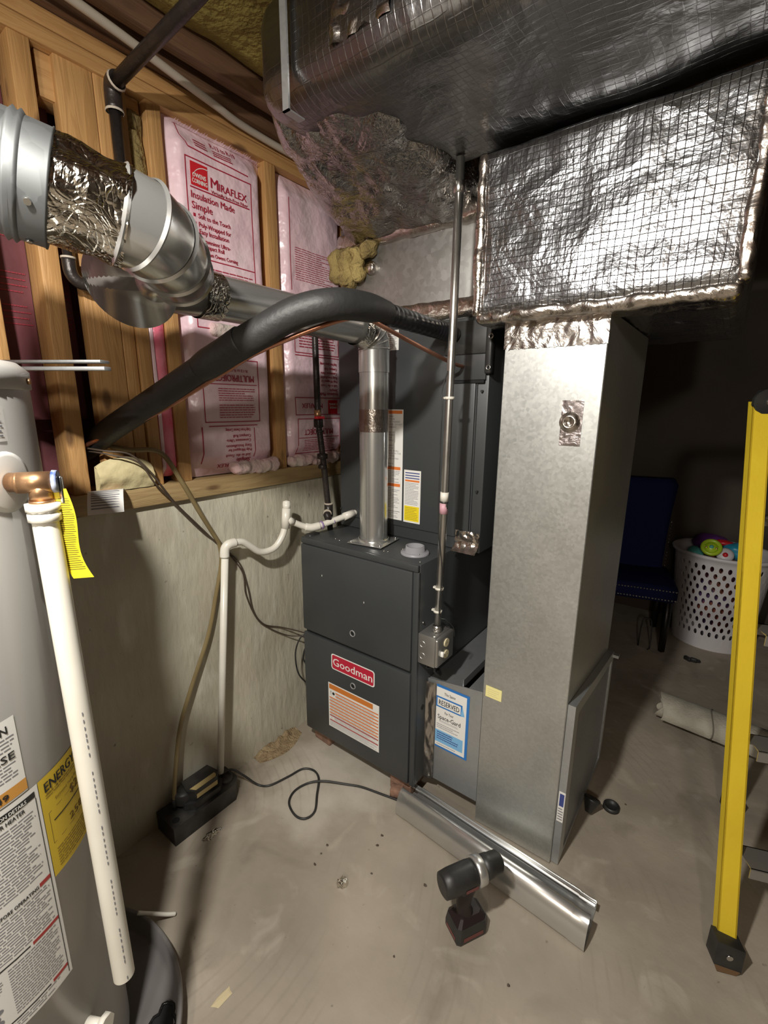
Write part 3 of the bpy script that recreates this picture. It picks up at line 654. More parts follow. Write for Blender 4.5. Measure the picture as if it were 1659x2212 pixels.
for x, z in ((-1.02, 0.772), (-1.236, 0.828)):
    mb = MB(); mb.rect(fr, x, z, x+0.0025, z+0.007, M_white, 0.0006); mb.build('paint_chip', up, label='small white paint chip')
# flue flange and top fittings
mb = MB(); Cf = Vector((-1.075, 1.372, FZ1+0.001))
R45 = Matrix.Rotation(math.radians(0), 3, 'Z')
pl = [(-0.072, -0.072), (0.072, -0.072), (0.072, 0.072), (-0.072, 0.072)]
A = math.radians(8)
mb.box(Cf+Vector((-0.075, -0.075, 0.004)), Cf+Vector((0.075, 0.075, 0.0075)), M_vent, bev=0.001, rot=Matrix.Rotation(A, 3, 'Z'))
mb.lathe([(0.060, 0.007), (0.060, 0.020), (0.0565, 0.020), (0.0565, 0.006)], M_vent, Cf, n=32)
for sx_, sy_ in ((-1, -1), (1, -1), (1, 1), (-1, 1)):
    p = Matrix.Rotation(A, 3, 'Z') @ Vector((sx_*0.064, sy_*0.064, 0)); mb.cyl(Cf+p+Vector((0, 0, 0.006)), Cf+p+Vector((0, 0, 0.013)), 0.003, M_chrome, n=8)
mb.build('vent_flange', fur, label='square shiny sheet metal flange')
mb = MB(); Ci = Vector((-0.868, 1.352, FZ1+0.001)); Mg = mat('grey_plastic_collar', (0.28, 0.28, 0.30, 1), 0.4)
mb.lathe([(0.0, 0.002), (0.030, 0.002), (0.030, 0.030), (0.034, 0.030), (0.036, 0.010), (0.048, 0.009), (0.052, 0.007), (0.052, 0.0)], Mg, Ci, n=40)
for a in (0, 120, 240):
    p = Ci+Vector((0.046*math.cos(math.radians(a+200)), 0.046*math.sin(math.radians(a+200)), 0.009)); mb.cyl(p, p+Vector((0, 0, 0.004)), 0.003, M_chrome, n=8)
mb.build('air_intake_collar', fur, label='round grey plastic collar')
for x, y in ((-1.22, 1.31), (-1.19, 1.30), (-0.97, 1.30), (-0.955, 1.305), (-0.80, 1.28)):
    mb = MB(); mb.cyl((x, y, FZ1), (x, y, FZ1+0.004), 0.003, M_chrome, n=8); mb.build('screw', fur)
for z in (0.60, 0.75):
    mb = MB(); mb.cyl((FXR, FY+0.03, z), (FXR+0.004, FY+0.03, z), 0.0035, M_chrome, n=8); mb.build('screw', fur)
mb = MB(); mb.cyl((FXR, FY+0.045, 0.40), (FXR+0.001, FY+0.045, 0.40), 0.010, M_grayd, n=16); mb.build('side_hole', fur, label='round black hole in the side')
mb = MB(); mb.box((FXL-0.006, 1.27, 0.955), (FXL+0.03, 1.33, 0.978), M_black, bev=0.008); mb.build('rubber_grommet', fur, label='black rubber plug at the top left corner')

# coil cabinet on top
CY = 1.49; CXR = -0.680; CZ1 = 1.785
coil = thing('coil_cabinet', (-1.02, 1.75, FZ1), 'tall charcoal grey evaporator coil cabinet with white labels, set on top of the furnace', 'coil cabinet')
mb = MB(); mb.box((FXL, CY, FZ1+0.002), (CXR, 2.02, CZ1), M_gray, bev=0.004); autosmooth(mb.build('cabinet', coil))
mb = MB(); mb.box((FXL+0.012, CY-0.008, 1.02), (CXR-0.045, CY+0.001, CZ1-0.012), M_gray, bev=0.005)
mb.box((CXR-0.150, CY-0.0125, 1.582), (CXR-0.008, CY-0.008, CZ1-0.015), M_gray, bev=0.003)
pn = autosmooth(mb.build('front_panel', coil))
mb = MB(); mb.box((CXR-0.150, CY-0.0135, 1.572), (CXR-0.012, CY-0.002, 1.581), M_grayd); mb.box((CXR-0.042, CY-0.006, 1.02), (CXR-0.038, CY+0.001, 1.575), M_gray); mb.build('panel_gap', coil)
mb = MB(); mb.box((CXR-0.165, CY-0.018, 1.665), (CXR-0.004, CY-0.0125, 1.772), M_black, bev=0.004); mb.box((CXR-0.012, CY-0.02, 1.60), (CXR+0.012, CY+0.01, 1.79), M_black, bev=0.006); mb.build('port_gasket', coil, label='black rubber gasket plate around the copper port')
for x, z in ((-0.672, 1.717), (-0.676, 1.620), (-0.812, 1.624)):
    mb = MB(); mb.lathe([(0.0055, 0.0), (0.0055, 0.004), (0.0085, 0.004), (0.0085, 0.0)], M_chrome, (x, CY-0.019, z), (0, -1, 0), 20); mb.lathe([(0, 0.001), (0.0055, 0.001)], M_grayd, (x, CY-0.019, z), (0, -1, 0), 20); mb.build('ring_screw', coil, label='pale ring-shaped screw head')
for x, z in ((-0.700, 1.545), (-0.700, 1.20), (-1.343, 1.30), (-1.343, 1.05), (-0.83, 1.03)):
    mb = MB(); mb.cyl((x, CY-0.001, z), (x, CY-0.012, z), 0.0042, M_black, n=10); mb.build('screw', coil)
mb = MB(); fr = FY_(CY-0.0085)
mb.rect(fr, -1.120, 1.045, -1.018, 1.480, M_paper, 0.0008)
mb.rect(fr, -1.115, 1.464, -1.023, 1.476, M_orange, 0.0013); mb.rect(fr, -1.116, 1.247, -1.028, 1.259, M_orange, 0.0013); mb.rect(fr, -1.116, 1.180, -1.028, 1.192, M_orange, 0.0013)
for k, s_ in enumerate(('FLAMMABLE', 'USED TO BE', 'ONLY BY TRAINED', 'PERSONNEL. DO NOT', 'REFRIGERANT.', '', 'DISPOSE OF', 'ACCORDANCE', 'OR LOCAL', 'FLAMMABLE', 'USED', 'AUXILIARY', 'OR MAY BE', 'SURFACES SHALL', 'INSTALLED IN THE', 'OTHER THAN', 'DEVICES LISTED', 'THE', 'APPLIANCE', 'SECTIONS')):
    if s_: mb.text(s_, fr, -1.110, 1.451-k*0.0102, 0.0066, M_inkg, w=0.0013, width=0.0052*len(s_), bold=False)
mb.lines(fr, -1.112, 1.195, -1.030, 1.244, 8, M_inkg, 0.0013, th=0.3, rag=0.5); mb.lines(fr, -1.112, 1.092, -1.030, 1.176, 13, M_inkg, 0.0013, th=0.28, rag=0.6)
mb.rect(fr, -1.112, 1.078, -1.028, 1.0795, M_ink, 0.0013); mb.lines(fr, -1.112, 1.052, -1.035, 1.074, 4, M_inkg, 0.0013, th=0.3, rag=0.5)
mb.build('tall_warning_label', pn, label='tall white label with orange bands')
mb = MB()
mb.rect(fr, -1.010, 1.043, -0.932, 1.252, M_paper, 0.0008)
for z in (1.240, 1.230, 1.220): mb.rect(fr, -1.004, z-0.001, -0.938, z+0.003, M_navyink, 0.0013)
mb.rect(fr, -1.004, 1.207, -0.938, 1.214, M_orange, 0.0013); mb.lines(fr, -1.004, 1.115, -0.940, 1.204, 15, M_inkg, 0.0013, th=0.3, rag=0.4)
mb.rect(fr, -1.006, 1.050, -0.937, 1.110, M_yel, 0.0013); mb.lines(fr, -1.002, 1.054, -0.942, 1.106, 8, mat('olive_ink', (0.35, 0.27, 0.02, 1), 0.6), 0.0018, th=0.3, rag=0.5)
mb.build('short_warning_label', pn, label='short white label with a yellow lower block')
mb = MB(); mb.rect(fr, -1.100, 1.697, -1.045, 1.768, M_paper, 0.0008); mb.lines(fr, -1.096, 1.702, -1.050, 1.764, 9, M_inkg, 0.0013, th=0.3, rag=0.4); mb.build('rating_label', pn, label='small printed rating label')
mb = MB(); mb.grid(lambda a, b: Vector((-0.775+0.095*a, CY-0.010-0.008*noise.noise(Vector((a*5, b*5, 1)))-(0.03*(0.3-b)/0.3 if b < 0.3 else 0), 0.975+0.075*b)), 20, 16, M_tape); mb.build('foil_tape_patch', coil, label='crinkled foil tape at the lower right corner')

# brick feet
G_B = 'bricks under the furnace'
for a, b, r_, lab in (((-1.345, 1.285, 0), (-1.245, 1.485, 0.073), -4, 'worn red brick under the left front corner of the furnace'), ((-0.915, 1.270, 0), (-0.820, 1.47, 0.073), 5, 'cracked red brick under the right front corner of the furnace'),
                      ((-1.34, 1.72, 0), (-1.24, 1.92, 0.073), 2, 'red brick under the left rear of the furnace'), ((-0.9, 1.72, 0), (-0.80, 1.92, 0.073), 2, 'red brick under the right rear of the furnace')):
    mb = MB(); mb.box(a, b, M_brick, bev=0.006, rot=Matrix.Rotation(math.radians(r_), 3, 'Z')); tag(mb.build('brick'), lab, 'brick', G_B)
mb = MB(); mb.box((-0.885, 1.232, 0), (-0.835, 1.268, 0.036), M_brick, bev=0.006, rot=Matrix.Rotation(0.4, 3, 'Z')); tag(mb.build('brick_piece'), 'broken brick chunk on the floor beside the cord end', 'brick')

# ================================================================ PLENUM, DUCTS
pl_ = thing('supply_plenum', (-1.02, 1.75, CZ1), 'bare galvanised supply plenum between the coil cabinet and the foil elbow', 'duct')
mb = MB(); mb.box((-1.345, CY+0.012, CZ1+0.001), (-0.70, 2.0, 2.16), galv_mat('stained_plenum_metal', (0.22, 0.215, 0.20, 1), (0.42, 0.415, 0.40, 1), rough=0.42, spangle=60, bump=0.06, sp_amt=0.3), bev=0.003); autosmooth(mb.build('body', pl_))
mb = MB(); rounded_block(mb, (-1.352, CY-0.002, CZ1+0.003), (-0.690, 2.01, 1.852), 0.012, M_tape, res=0.02, amp=0.006, freq=14, fold=0.8, seed=2); weld(mb.build('foil_tape_band', pl_, label='brownish crinkled foil tape around the bottom'))
mb = MB(); rounded_block(mb, (-1.355, CY-0.014, 2.075), (-0.690, 2.01, 2.14), 0.02, M_tape, res=0.02, amp=0.010, freq=12, fold=0.8, seed=5); weld(mb.build('upper_tape', pl_, label='ragged foil tape under the elbow'))
mb = MB()
for k, (x, z, h, w) in enumerate(((-1.34, 2.08, 0.12, 0.045), (-1.29, 2.07, 0.13, 0.05), (-1.235, 2.07, 0.11, 0.045), (-1.18, 2.085, 0.05, 0.04))):
    rounded_block(mb, (x-w/2, CY-0.045, z-h), (x+w/2, CY+0.015, z), 0.02, M_ywool, res=0.008, amp=0.015, freq=24, fold=0.8, seed=k*3)
weld(mb.build('wool_tuft', pl_, label='torn yellow fibreglass hanging at the left corner'))
mb = MB(); mb.lathe([(0.0, 0.024), (0.014, 0.024), (0.022, 0.018), (0.024, 0.006), (0.024, -0.004)], M_tape, (-1.185, CY+0.010, 2.00), (0, -1, 0), 24); mb.build('foil_covered_knob', pl_, label='round knob covered by foil')

# foil wrapped elbow rising off the plenum
def bend(w):
    w = w.copy(); t = min(max((2.42-w.z)/0.34, 0), 1)
    s_ = min(max((w.y-0.92)/0.55, 0), 1)
    w.z = w.z+(1-s_)*t*0.095
    w.x = w.x+0.21*(1-s_)*min(max((-0.9-w.x)/0.4, 0), 1)
    return w
mb = MB(); rounded_block(mb, (-1.315, 0.93, 2.095), (-0.74, 1.60, 2.425), 0.11, M_foild, res=0.012, amp=0.017, freq=9, warp=bend, fold=1.3, seed=3)
ELB = mb; mb_e = None; M_elb = foil_mat('elbow_foil', (0.42, 0.405, 0.39, 1), rough=0.17, wr=0.75, wdist=0.014, fine=0.05, wscale=13, vor=0.12)
tk = thing('foil_trunk_duct', (0, 1.1, 2.175), 'large dark foil-wrapped trunk duct crossing overhead to the right', 'duct')
mb = MB(); rounded_block(mb, (-1.065, 0.865, 2.178), (1.5, 1.40, 2.425), 0.075, M_foild, res=0.025, amp=0.010, freq=3.5, fold=0.7, seed=6)
weld(mb.build('wrap', tk))
ELB.mats = [M_elb]; weld(ELB.build('elbow_wrap', tk, label='crumpled foil-wrapped elbow bulging down to the plenum'))
mb = MB()
mb.box((-0.935, 0.850, 2.150), (-0.915, 0.855, 2.43), M_galvd); mb.box((-0.935, 0.850, 2.150), (-0.915, 0.90, 2.153), M_galvd)
mb.build('hanger_strap', tk, label='flat metal hanger strap folded under the bottom edge')
mb = MB()
f_ = lambda a, b: Vector((-0.80+0.16*a+0.02*b, 0.862-0.012*noise.noise(Vector((a*6, b*6, 0))), 2.23+0.13*b))
mb.grid(f_, 20, 16, M_tape); mb.build('tape_patch', tk, label='crumpled tape patch')

# return duct
ret = thing('return_duct', (-0.43, 1.64, 0), 'tall bare galvanised return air duct standing on the floor right of the furnace', 'duct')
DX0, DX1, DY0, DY1, DZ = -0.565, -0.290, 1.333, 1.945, 1.735
mb = MB(); mb.box((DX0, DY0, 0.002), (DX1, DY1, DZ), M_galv, bev=0.002, seg=1); autosmooth(mb.build('body', ret))
mb = MB(); mb.grid(lambda a, b: Vector((DX0-0.002+(DX1-DX0+0.003)*a, DY0-0.003-0.003*noise.noise(Vector((a*14, b*3, 5))), 1.655+0.005*noise.noise(Vector((a*30, 0, 0)))*(1-b)+0.09*b)), 60, 12, M_tape); mb.build('foil_tape_band', ret, label='crinkled foil tape across the top')
mb = MB(); mb.grid(lambda a, b: Vector((-0.388+0.056*a, DY0-0.002-0.0015*noise.noise(Vector((a*8, b*12, 5))), 1.392+0.122*b)), 12, 20, foil_mat('pinkish_tape', (0.50, 0.44, 0.43, 1), rough=0.3, wr=0.3, wscale=20))
mb.lathe([(0.0, 0.003), (0.008, 0.003), (0.012, 0.010), (0.018, 0.011), (0.022, 0.004), (0.028, 0.001)], M_tape, (-0.364, DY0-0.002, 1.456), (0, -1, 0), 20)
mb.build('patched_hole', ret, label='taped square patch with a crumpled foil plug')
mb = MB(); fr = FY_(DY0-0.001); mb.rect(lambda u, v, w: fr(u, v-0.05*(u+0.55)*0.3, w), -0.554, 0.529, -0.497, 0.571, M_note, 0.001)
fr2 = lambda u, v, w: fr(u, v-0.05*(u+0.55)*0.3, w)
mb.lines(fr2, -0.546, 0.534, -0.504, 0.564, 4, mat('pencil', (0.55, 0.48, 0.28, 1), 0.7), 0.0014, th=0.14, rag=0.3)
mb.build('sticky_note', ret, label='small yellow sticky note')
mb = MB()   # filter rack frame on the right side
gx = DX1+0.004
def gp(u, v, w): return Vector((gx+0.020*w, DY0+0.01+u*(DY1-DY0-0.012), 0.004+v*(0.600-0.085*u)))
for (u0, v0, u1, v1) in ((0, 0, 0.085, 1), (0.955, 0, 1, 1), (0.085, 0.93, 0.955, 1), (0.085, 0, 0.955, 0.04)):
    mb.prism([(u0, v0), (u1, v0), (u1, v1), (u0, v1)], gp, -0.15, 1.0, M_galvd)
gr = mb.build('grille_frame', ret, label='sheet metal frame of the return grille')
mb = MB(); mb.rect(gp, 0.08, 0.03, 0.96, 0.94, M_grayd, 0.15)
for k in range(62):
    v = 0.04+k*0.0145; mb.prism([(0.085, v), (0.955, v), (0.955, v+0.0075), (0.085, v+0.0075)], gp, 0.3, 0.75, M_galvd)
mb.build('louvres', gr)
mb = MB(); fq = lambda u, v, w: Vector((gx-0.002+u, DY0+0.0085-w, v))
mb.rect(fq, 0.002, 0.175, 0.022, 0.290, M_paper, 0.0005); mb.rect(fq, 0.005, 0.235, 0.019, 0.282, M_navyink, 0.001); mb.lines(fq, 0.004, 0.18, 0.020, 0.23, 5, M_inkg, 0.001)
mb.build('barcode_label', gr, label='narrow white paper label')
mb = MB(); mb.box((DX1-0.001, DY1-0.02, 0.50), (DX1+0.045, DY1+0.002, 0.512), M_galvd); mb.build('bent_tab', ret, label='bent sheet metal tab at the rear')

# insulated box on top of the return duct
rb = thing('foil_wrapped_return_box', (-0.33, 1.7, 1.74), 'bright foil-wrapped box duct with square scrim pattern, above the bare return duct', 'duct')
mb = MB(); rounded_block(mb, (-0.645, 1.283, 1.742), (-0.025, 2.25, 2.156), 0.028, M_scrim, res=0.016, amp=0.006, freq=9, fold=0.7, seed=11)
weld(mb.build('wrap', rb))
mb = MB()
for (a, b, sd) in (((-0.652, 1.279, 1.745), (-0.626, 1.33, 2.15), 1), ((-0.046, 1.281, 1.76), (-0.019, 1.35, 2.15), 5)):
    rounded_block(mb, a, b, 0.010, M_tape, res=0.009, amp=0.006, freq=22, fold=0.9, seed=sd)
rounded_block(mb, (-0.64, 1.283, 1.725), (-0.03, 1.40, 1.758), 0.014, M_tape, res=0.010, amp=0.007, freq=18, fold=0.9, seed=8)
weld(mb.build('edge_tape', rb, label='crumpled foil tape along the edges'))

# filter transition with sign
tr = thing('filter_cabinet', (-0.675, 1.62, 0.08), 'galvanised filter cabinet with a blue and white sign, between furnace and return duct', 'filter cabinet')
TX0, TX1, TY = -0.784, -0.566, 1.338
mb = MB(); mb.prism([(TX0, 0.082), (TX1, 0.082), (TX1, 0.535), (TX0, 0.505)], FY_(TY), 0.0, 0.003, M_galvd)
mb.build('front_panel', tr)
mb = MB(); mb.box((TX0, TY+0.001, 0.082), (TX1, 1.95, 0.086), M_galvd); mb.box((TX1-0.004, TY+0.001, 0.082), (TX1, 1.95, 0.53), M_galvd)
mb.box((TX0+0.002, TY+0.001, 0.50), (TX0+0.13, 1.95, 0.504), M_galvd); mb.box((TX0+0.126, TY+0.03, 0.500), (TX0+0.13, 1.95, 0.53), M_galvd)
mb.box((TX0+0.165, TY+0.001, 0.524), (TX1, 1.95, 0.528), M_galvd); mb.box((TX0+0.12, TY+0.02, 0.40), (TX0+0.17, 1.94, 0.402), M_grayd)
mb.build('housing', tr)
mb = MB(); fr = FY_(TY-0.0035)
sk = lambda u, v, w: fr(u, v, w)
mb.rect(sk, -0.745, 0.232, -0.612, 0.497, M_blue, 0.0006); mb.rect(sk, -0.745, 0.240, -0.622, 0.487, M_white, 0.0010)
mb.text('This Space', sk, -0.690, 0.462, 0.011, M_ink, w=0.0014, align='C', width=0.045)
mb.rect(sk, -0.745, 0.405, -0.638, 0.450, M_blue, 0.0014); mb.rect(sk, -0.740, 0.411, -0.644, 0.444, M_white, 0.0018)
mb.add([sk(-0.644, 0.405, .0016), sk(-0.628, 0.408, .0016), sk(-0.638, 0.447, .0016)], [(0, 1, 2)], M_lblue)
mb.text('RESERVED', sk, -0.692, 0.417, 0.021, M_ink, w=0.0022, align='C', width=0.084)
mb.text('For Your', sk, -0.690, 0.384, 0.011, M_ink, w=0.0014, align='C', width=0.036)
mb.text('Space-Gard', sk, -0.690, 0.358, 0.018, M_ink, w=0.0014, align='C', width=0.094)
mb.lines(sk, -0.73, 0.345, -0.65, 0.353, 2, M_inkg, 0.0014, th=0.3); mb.lines(sk, -0.74, 0.316, -0.645, 0.338, 3, M_inkg, 0.0014, th=0.3, rag=0.5)
mb.rect(sk, -0.745, 0.256, -0.630, 0.308, M_lblue, 0.0014); mb.lines(sk, -0.738, 0.268, -0.645, 0.304, 4, M_navyink, 0.0018, th=0.4, rag=0.5)
mb.lines(sk, -0.738, 0.245, -0.65, 0.251, 1, M_inkg, 0.0014, th=0.4)
mb.build('sign', tr, label='blue bordered white sign reading RESERVED')
mb = MB(); mb.grid(lambda a, b: Vector((-0.800+0.052*a, TY-0.008-0.004*noise.noise(Vector((a*3, b*9, 2)))-0.0015*noise.noise(Vector((a*7, b*24, 2)))-0.02*(1-a)*0.6, 0.078+0.42*b)), 14, 70, foil_mat('strip_foil', (0.50, 0.47, 0.44, 1), rough=0.30, wr=0.35, wdist=0.008, fine=0.1, wscale=11)); mb.build('foil_tape_strip', tr, label='crinkled vertical foil tape strip')

# ================================================================ VENT PIPES
vp = thing('furnace_vent_pipe', (-1.075, 1.37, FZ1+0.01), 'shiny four inch metal vent pipe rising from the furnace and turning left', 'vent pipe')
R = 0.0535
mb = MB(); mb.tube([(-1.075, 1.372, FZ1+0.006), (-1.075, 1.372, 1.30)], R, M_vent, 40, caps=False)
mb.tube([(-1.075, 1.372, 1.30), (-1.075, 1.372, 1.615)], R+0.0008, M_vent, 40, caps=False)
mb.tube([(-1.075+R, 1.366, FZ1+0.01), (-1.075+R, 1.366, 1.6)], 0.0016, M_vent, 6)
mb.build('riser', vp)
mb = MB(); mb.tube([(-1.075, 1.372, 1.40), (-1.075, 1.372, 1.48)], R+0.0022, foil_mat('wrapped_tape', (0.52, 0.46, 0.42, 1), rough=0.25, wr=0.35, wscale=18), 40, caps=False); mb.build('foil_tape_wrap', vp, label='foil tape wrap halfway up')
mb = MB()
el = []
for k in range(5):
    a = PI/2*k/4; el.append(Vector((-1.076, 1.372-0.062*(1-math.cos(a)), 1.690+0.062*math.sin(a)-0.0)))
pts = [Vector((-1.075, 1.372, 1.61))]+[Vector((-1.0755, 1.372, 1.69))]+el[1:]+[Vector((-1.078, 1.28, 1.753))]
mb.tube(pts, R+0.003, M_vent, 40, caps=False)
for i in (1, 2, 3, 4, 5):
    p = pts[i]; t = (pts[min(i+1, len(pts)-1)]-pts[i-1]).normalized(); mb.tube([p-t*0.003, p, p+t*0.003], [R+0.003, R+0.0065, R+0.003], M_vent, 40, caps=False)
autosmooth(mb.build('elbow', vp, label='segmented elbow'), 20)
mb = MB(); mb.tube([(-1.078, 1.30, 1.753), (-1.085, 0.72, 1.757), (-1.09, 0.60, 1.757)], R, M_vent, 40, caps=False); mb.build('horizontal_run', vp)
mb = MB(); mb.tube([(-1.0845, 0.745, 1.757), (-1.0848, 0.72, 1.757), (-1.085, 0.69, 1.757)], [R+0.0035]*3, M_crink, 40, caps=False); mb.build('joint_tape', vp, label='crumpled foil tape at the tee joint')
mb = MB(); mb.tube([(-1.070, 1.315, 1.745), (-1.074, 1.27, 1.753)], R+0.0062, M_crink, 40, caps=False); mb.build('elbow_tape', vp, label='foil tape at the elbow')

bp_ = thing('heater_vent_pipe', (-0.9, 0.4, 1.75), 'large round metal vent pipe with crinkled foil section and segmented elbow, upper left', 'vent pipe')
P0 = Vector((-0.950, 0.270, 1.841)); P1 = Vector((-0.922, 0.345, 1.825)); P2 = Vector((-0.886, 0.441, 1.806))
rr = 0.079
mb = MB(); mb.tube([P0-(P1-P0)*1.4, P0, P1], rr+0.006, M_dimgalv, 48, caps=False)
t = (P1-P0).normalized(); q = P1-t*0.045
mb.tube([q-t*0.010, q-t*0.005, q, q+t*0.005, q+t*0.010], [rr+0.006, rr+0.012, rr+0.007, rr+0.012, rr+0.006], M_dimgalv, 48, caps=False)
mb.tube([P1-t*0.002, P1, P1+t*0.001], [rr+0.0075, rr+0.0075, rr-0.004], M_dimgalv, 48, caps=False)
for a in (0.6, 1.5): 
    u_, w_ = mb.frame(t); p = P1-t*0.022+(rr+0.006)*(math.cos(a)*u_+math.sin(a)*w_); d = (p-(P1-t*0.022)).normalized(); mb.cyl(p, p+d*0.004, 0.005, M_chrome, n=10)
mb.build('galvanised_section', bp_, label='dull galvanised pipe section with a bead')
mb = MB()
u_, w_ = mb.frame(t); Q0 = P1-t*0.01
def crf(a, b):
    an = a*2*PI; p = Q0+(P2-Q0)*b; d = math.cos(an)*u_+math.sin(an)*w_
    nz = noise.noise(Vector((d.x*2.2, d.y*2.2+b*2.2, d.z*2.2)))+0.6*(0.4-abs(noise.noise(Vector((d.x*3.6, d.y*3.6, d.z*3.6+b*3)))))
    return p+d*(rr-0.002+0.010*nz)
mb.grid(crf, 96, 30, M_crink); mb.build('foil_section', bp_, label='mirror-like crinkled foil wrap')
mb = MB(); E = [P2-(P2-P1).normalized()*0.012, Vector((-0.882, 0.462, 1.801)), Vector((-0.900, 0.500, 1.790)), Vector((-0.940, 0.548, 1.778)), Vector((-0.992, 0.592, 1.770))]
Er = [rr-0.001, rr-0.002, rr-0.004, rr-0.008, rr-0.012]
mb.tube([E[0], E[1], E[2], E[3], E[4]], Er, M_vent, 56, caps=False)
dirs = [(E[1]-E[0]).normalized(), (E[2]-E[0]).normalized(), (E[3]-E[1]).normalized(), (E[4]-E[2]).normalized(), (E[4]-E[3]).normalized()]
for i in (0, 1, 2, 3, 4): mb.tube([E[i]-dirs[i]*0.005, E[i], E[i]+dirs[i]*0.005], [Er[i], Er[i]+0.0045, Er[i]], M_vent, 56, caps=False)
autosmooth(mb.build('elbow', bp_, label='shiny segmented elbow'), 20)
mb = MB(); D0 = Vector((-1.070, 0.528, 1.744)); dd = Vector((0.10, 0.80, 0.14)).normalized()
dn = Vector((0.55, -0.62, -0.50)).normalized()
mb.tube([D0, D0-dn*0.012, D0-dn*0.10], [0.088, 0.091, 0.088], mat('mirror_sheet_metal', (0.50, 0.47, 0.46, 1), 0.10, metal=1.0, bump=0.12, bs=9, bdist=0.02), 48, caps=True)
mb.tube([D0-dn*0.004, D0+dn*0.003, D0-dn*0.012], [0.092, 0.0935, 0.092], M_vent, 48, caps=False)
mb.tube([E[4], Vector((-1.02, 0.565, 1.765)), Vector((-1.07, 0.585, 1.757))], [0.052, 0.050, 0.048], M_vent, 48, caps=False)
mb.build('tee_cap', bp_, label='round capped end of the tee, tinted by reflections')

# ================================================================ REFRIGERANT LINES
ln = thing('suction_line', (-1.4, 0.6, 1.35), 'thick black foam-insulated refrigerant line arching from the wall to the coil', 'pipe')
LP = [(-1.56, 0.575, 1.355), (-1.50, 0.590, 1.385), (-1.417, 0.603, 1.427), (-1.262, 0.647, 1.501), (-1.118, 0.701, 1.58)]
mb = MB(); mb.tube(LP+[(-1.075, 0.716, 1.602)], [0.031, 0.033, 0.033, 0.034, 0.034, 0.034], M_foam, 28, smoothpath=6); mb.build('lower_sleeve', ln)
mb = MB(); mb.tube([(-1.115, 0.702, 1.582), (-1.085, 0.712, 1.597), (-1.03, 0.730, 1.624), (-0.985, 0.742, 1.645)], [0.034, 0.038, 0.0375, 0.0385], M_foam, 28, smoothpath=5); mb.build('sleeve_joint', ln, label='slightly thicker foam joint')
mb = MB(); mb.tube([(-1.005, 0.738, 1.635), (-0.94, 0.755, 1.662), (-0.861, 0.802, 1.707), (-0.794, 0.858, 1.727), (-0.780, 0.960, 1.735), (-0.806, 1.075, 1.740)], [0.037, 0.0365, 0.036, 0.0355, 0.035, 0.033], M_foam, 28, smoothpath=8); mb.build('arched_sleeve', ln)
mb = MB(); W_ = catmull([(-0.804, 1.06, 1.739), (-0.816, 1.18, 1.741), (-0.828, 1.349, 1.741), (-0.812, 1.43, 1.735)], 40)
mb.tube(W_, [0.0285+0.0009*(0.5+0.5*math.sin(i*0.85))+0.0012*noise.noise(Vector((i*0.21, 0, 0))) for i in range(len(W_))], M_btape, 24); mb.build('wrapped_section', ln, label='glossy black spiral wrap tape')
mb = MB(); mb.tube([(-0.812, 1.425, 1.735), (-0.80, 1.50, 1.728)], 0.015, M_copper, 20); mb.lathe([(0.015, 0.0), (0.024, 0.01), (0.024, 0.03), (0.015, 0.04)], M_iron, (-0.806, 1.475, 1.731), (0.05, -1, 0.05), 20); mb.build('copper_stub', ln, label='bare dark copper stub')
mb = MB(); mb.tube(catmull([(-0.81, 1.05, 1.775), (-0.775, 1.055, 1.74), (-0.80, 1.06, 1.700), (-0.835, 1.06, 1.735)], 6, closed=True), 0.002, M_blackg, 6, closed=True); mb.build('cable_tie', ln)
mb = MB(); mb.tube([(-1.52, 0.545, 1.36), (-1.465, 0.565, 1.388), (-1.268, 0.646, 1.466), (-1.061, 0.729, 1.572), (-0.96, 0.768, 1.623), (-0.827, 0.860, 1.684), (-0.786, 0.923, 1.706), (-0.780, 0.979, 1.709), (-0.781, 1.039, 1.698), (-0.787, 1.206, 1.671), (-0.769, 1.388, 1.633), (-0.773, 1.478, 1.627)], 0.0062, M_copper, 14, smoothpath=8)
tag(mb.build('liquid_line'), 'thin bare copper tube running under the black insulated line to the coil', 'pipe')

# ================================================================ CONDUIT AND JUNCTION BOX
cdt = thing('electrical_conduit', (-0.735, 1.305, 0.73), 'slim vertical metal conduit running from the ceiling down to the outlet box', 'conduit')
mb = MB(); mb.tube([(-0.738, 1.305, 0.722), (-0.728, 1.305, 1.20), (-0.722, 1.305, 1.75), (-0.719, 1.305, 2.17)], 0.0125, M_emt, 20); mb.build('tube', cdt)
for z, x in ((0.80, -0.738), (0.885, -0.735), (1.52, -0.724)):
    mb = MB(); mb.tube([(x, 1.305, z-0.004), (x, 1.305, z+0.004)], 0.0155, M_pvc, 20); mb.box((x-0.022, 1.300, z-0.003), (x-0.010, 1.310, z+0.003), M_pvc); mb.build('cable_tie', cdt, label='white plastic tie')
mb = MB(); mb.tube([(-0.730, 1.305, 1.15), (-0.730, 1.305, 1.185)], 0.0138, mat('pink_tape', (0.60, 0.33, 0.38, 1), 0.5), 20); mb.tube([(-0.7295, 1.305, 1.187), (-0.729, 1.305, 1.191)], 0.0142, M_black, 20); mb.tube([(-0.729, 1.305, 1.192), (-0.7285, 1.305, 1.222)], 0.0138, M_pvc, 20); mb.build('colored_tape', cdt, label='pink and white tape bands')
mb = MB(); mb.lathe([(0.0125, 0.0), (0.016, 0.003), (0.016, 0.03), (0.0125, 0.034)], M_chrome, (-0.720, 1.305, 2.08), n=20); mb.build('coupling', cdt)
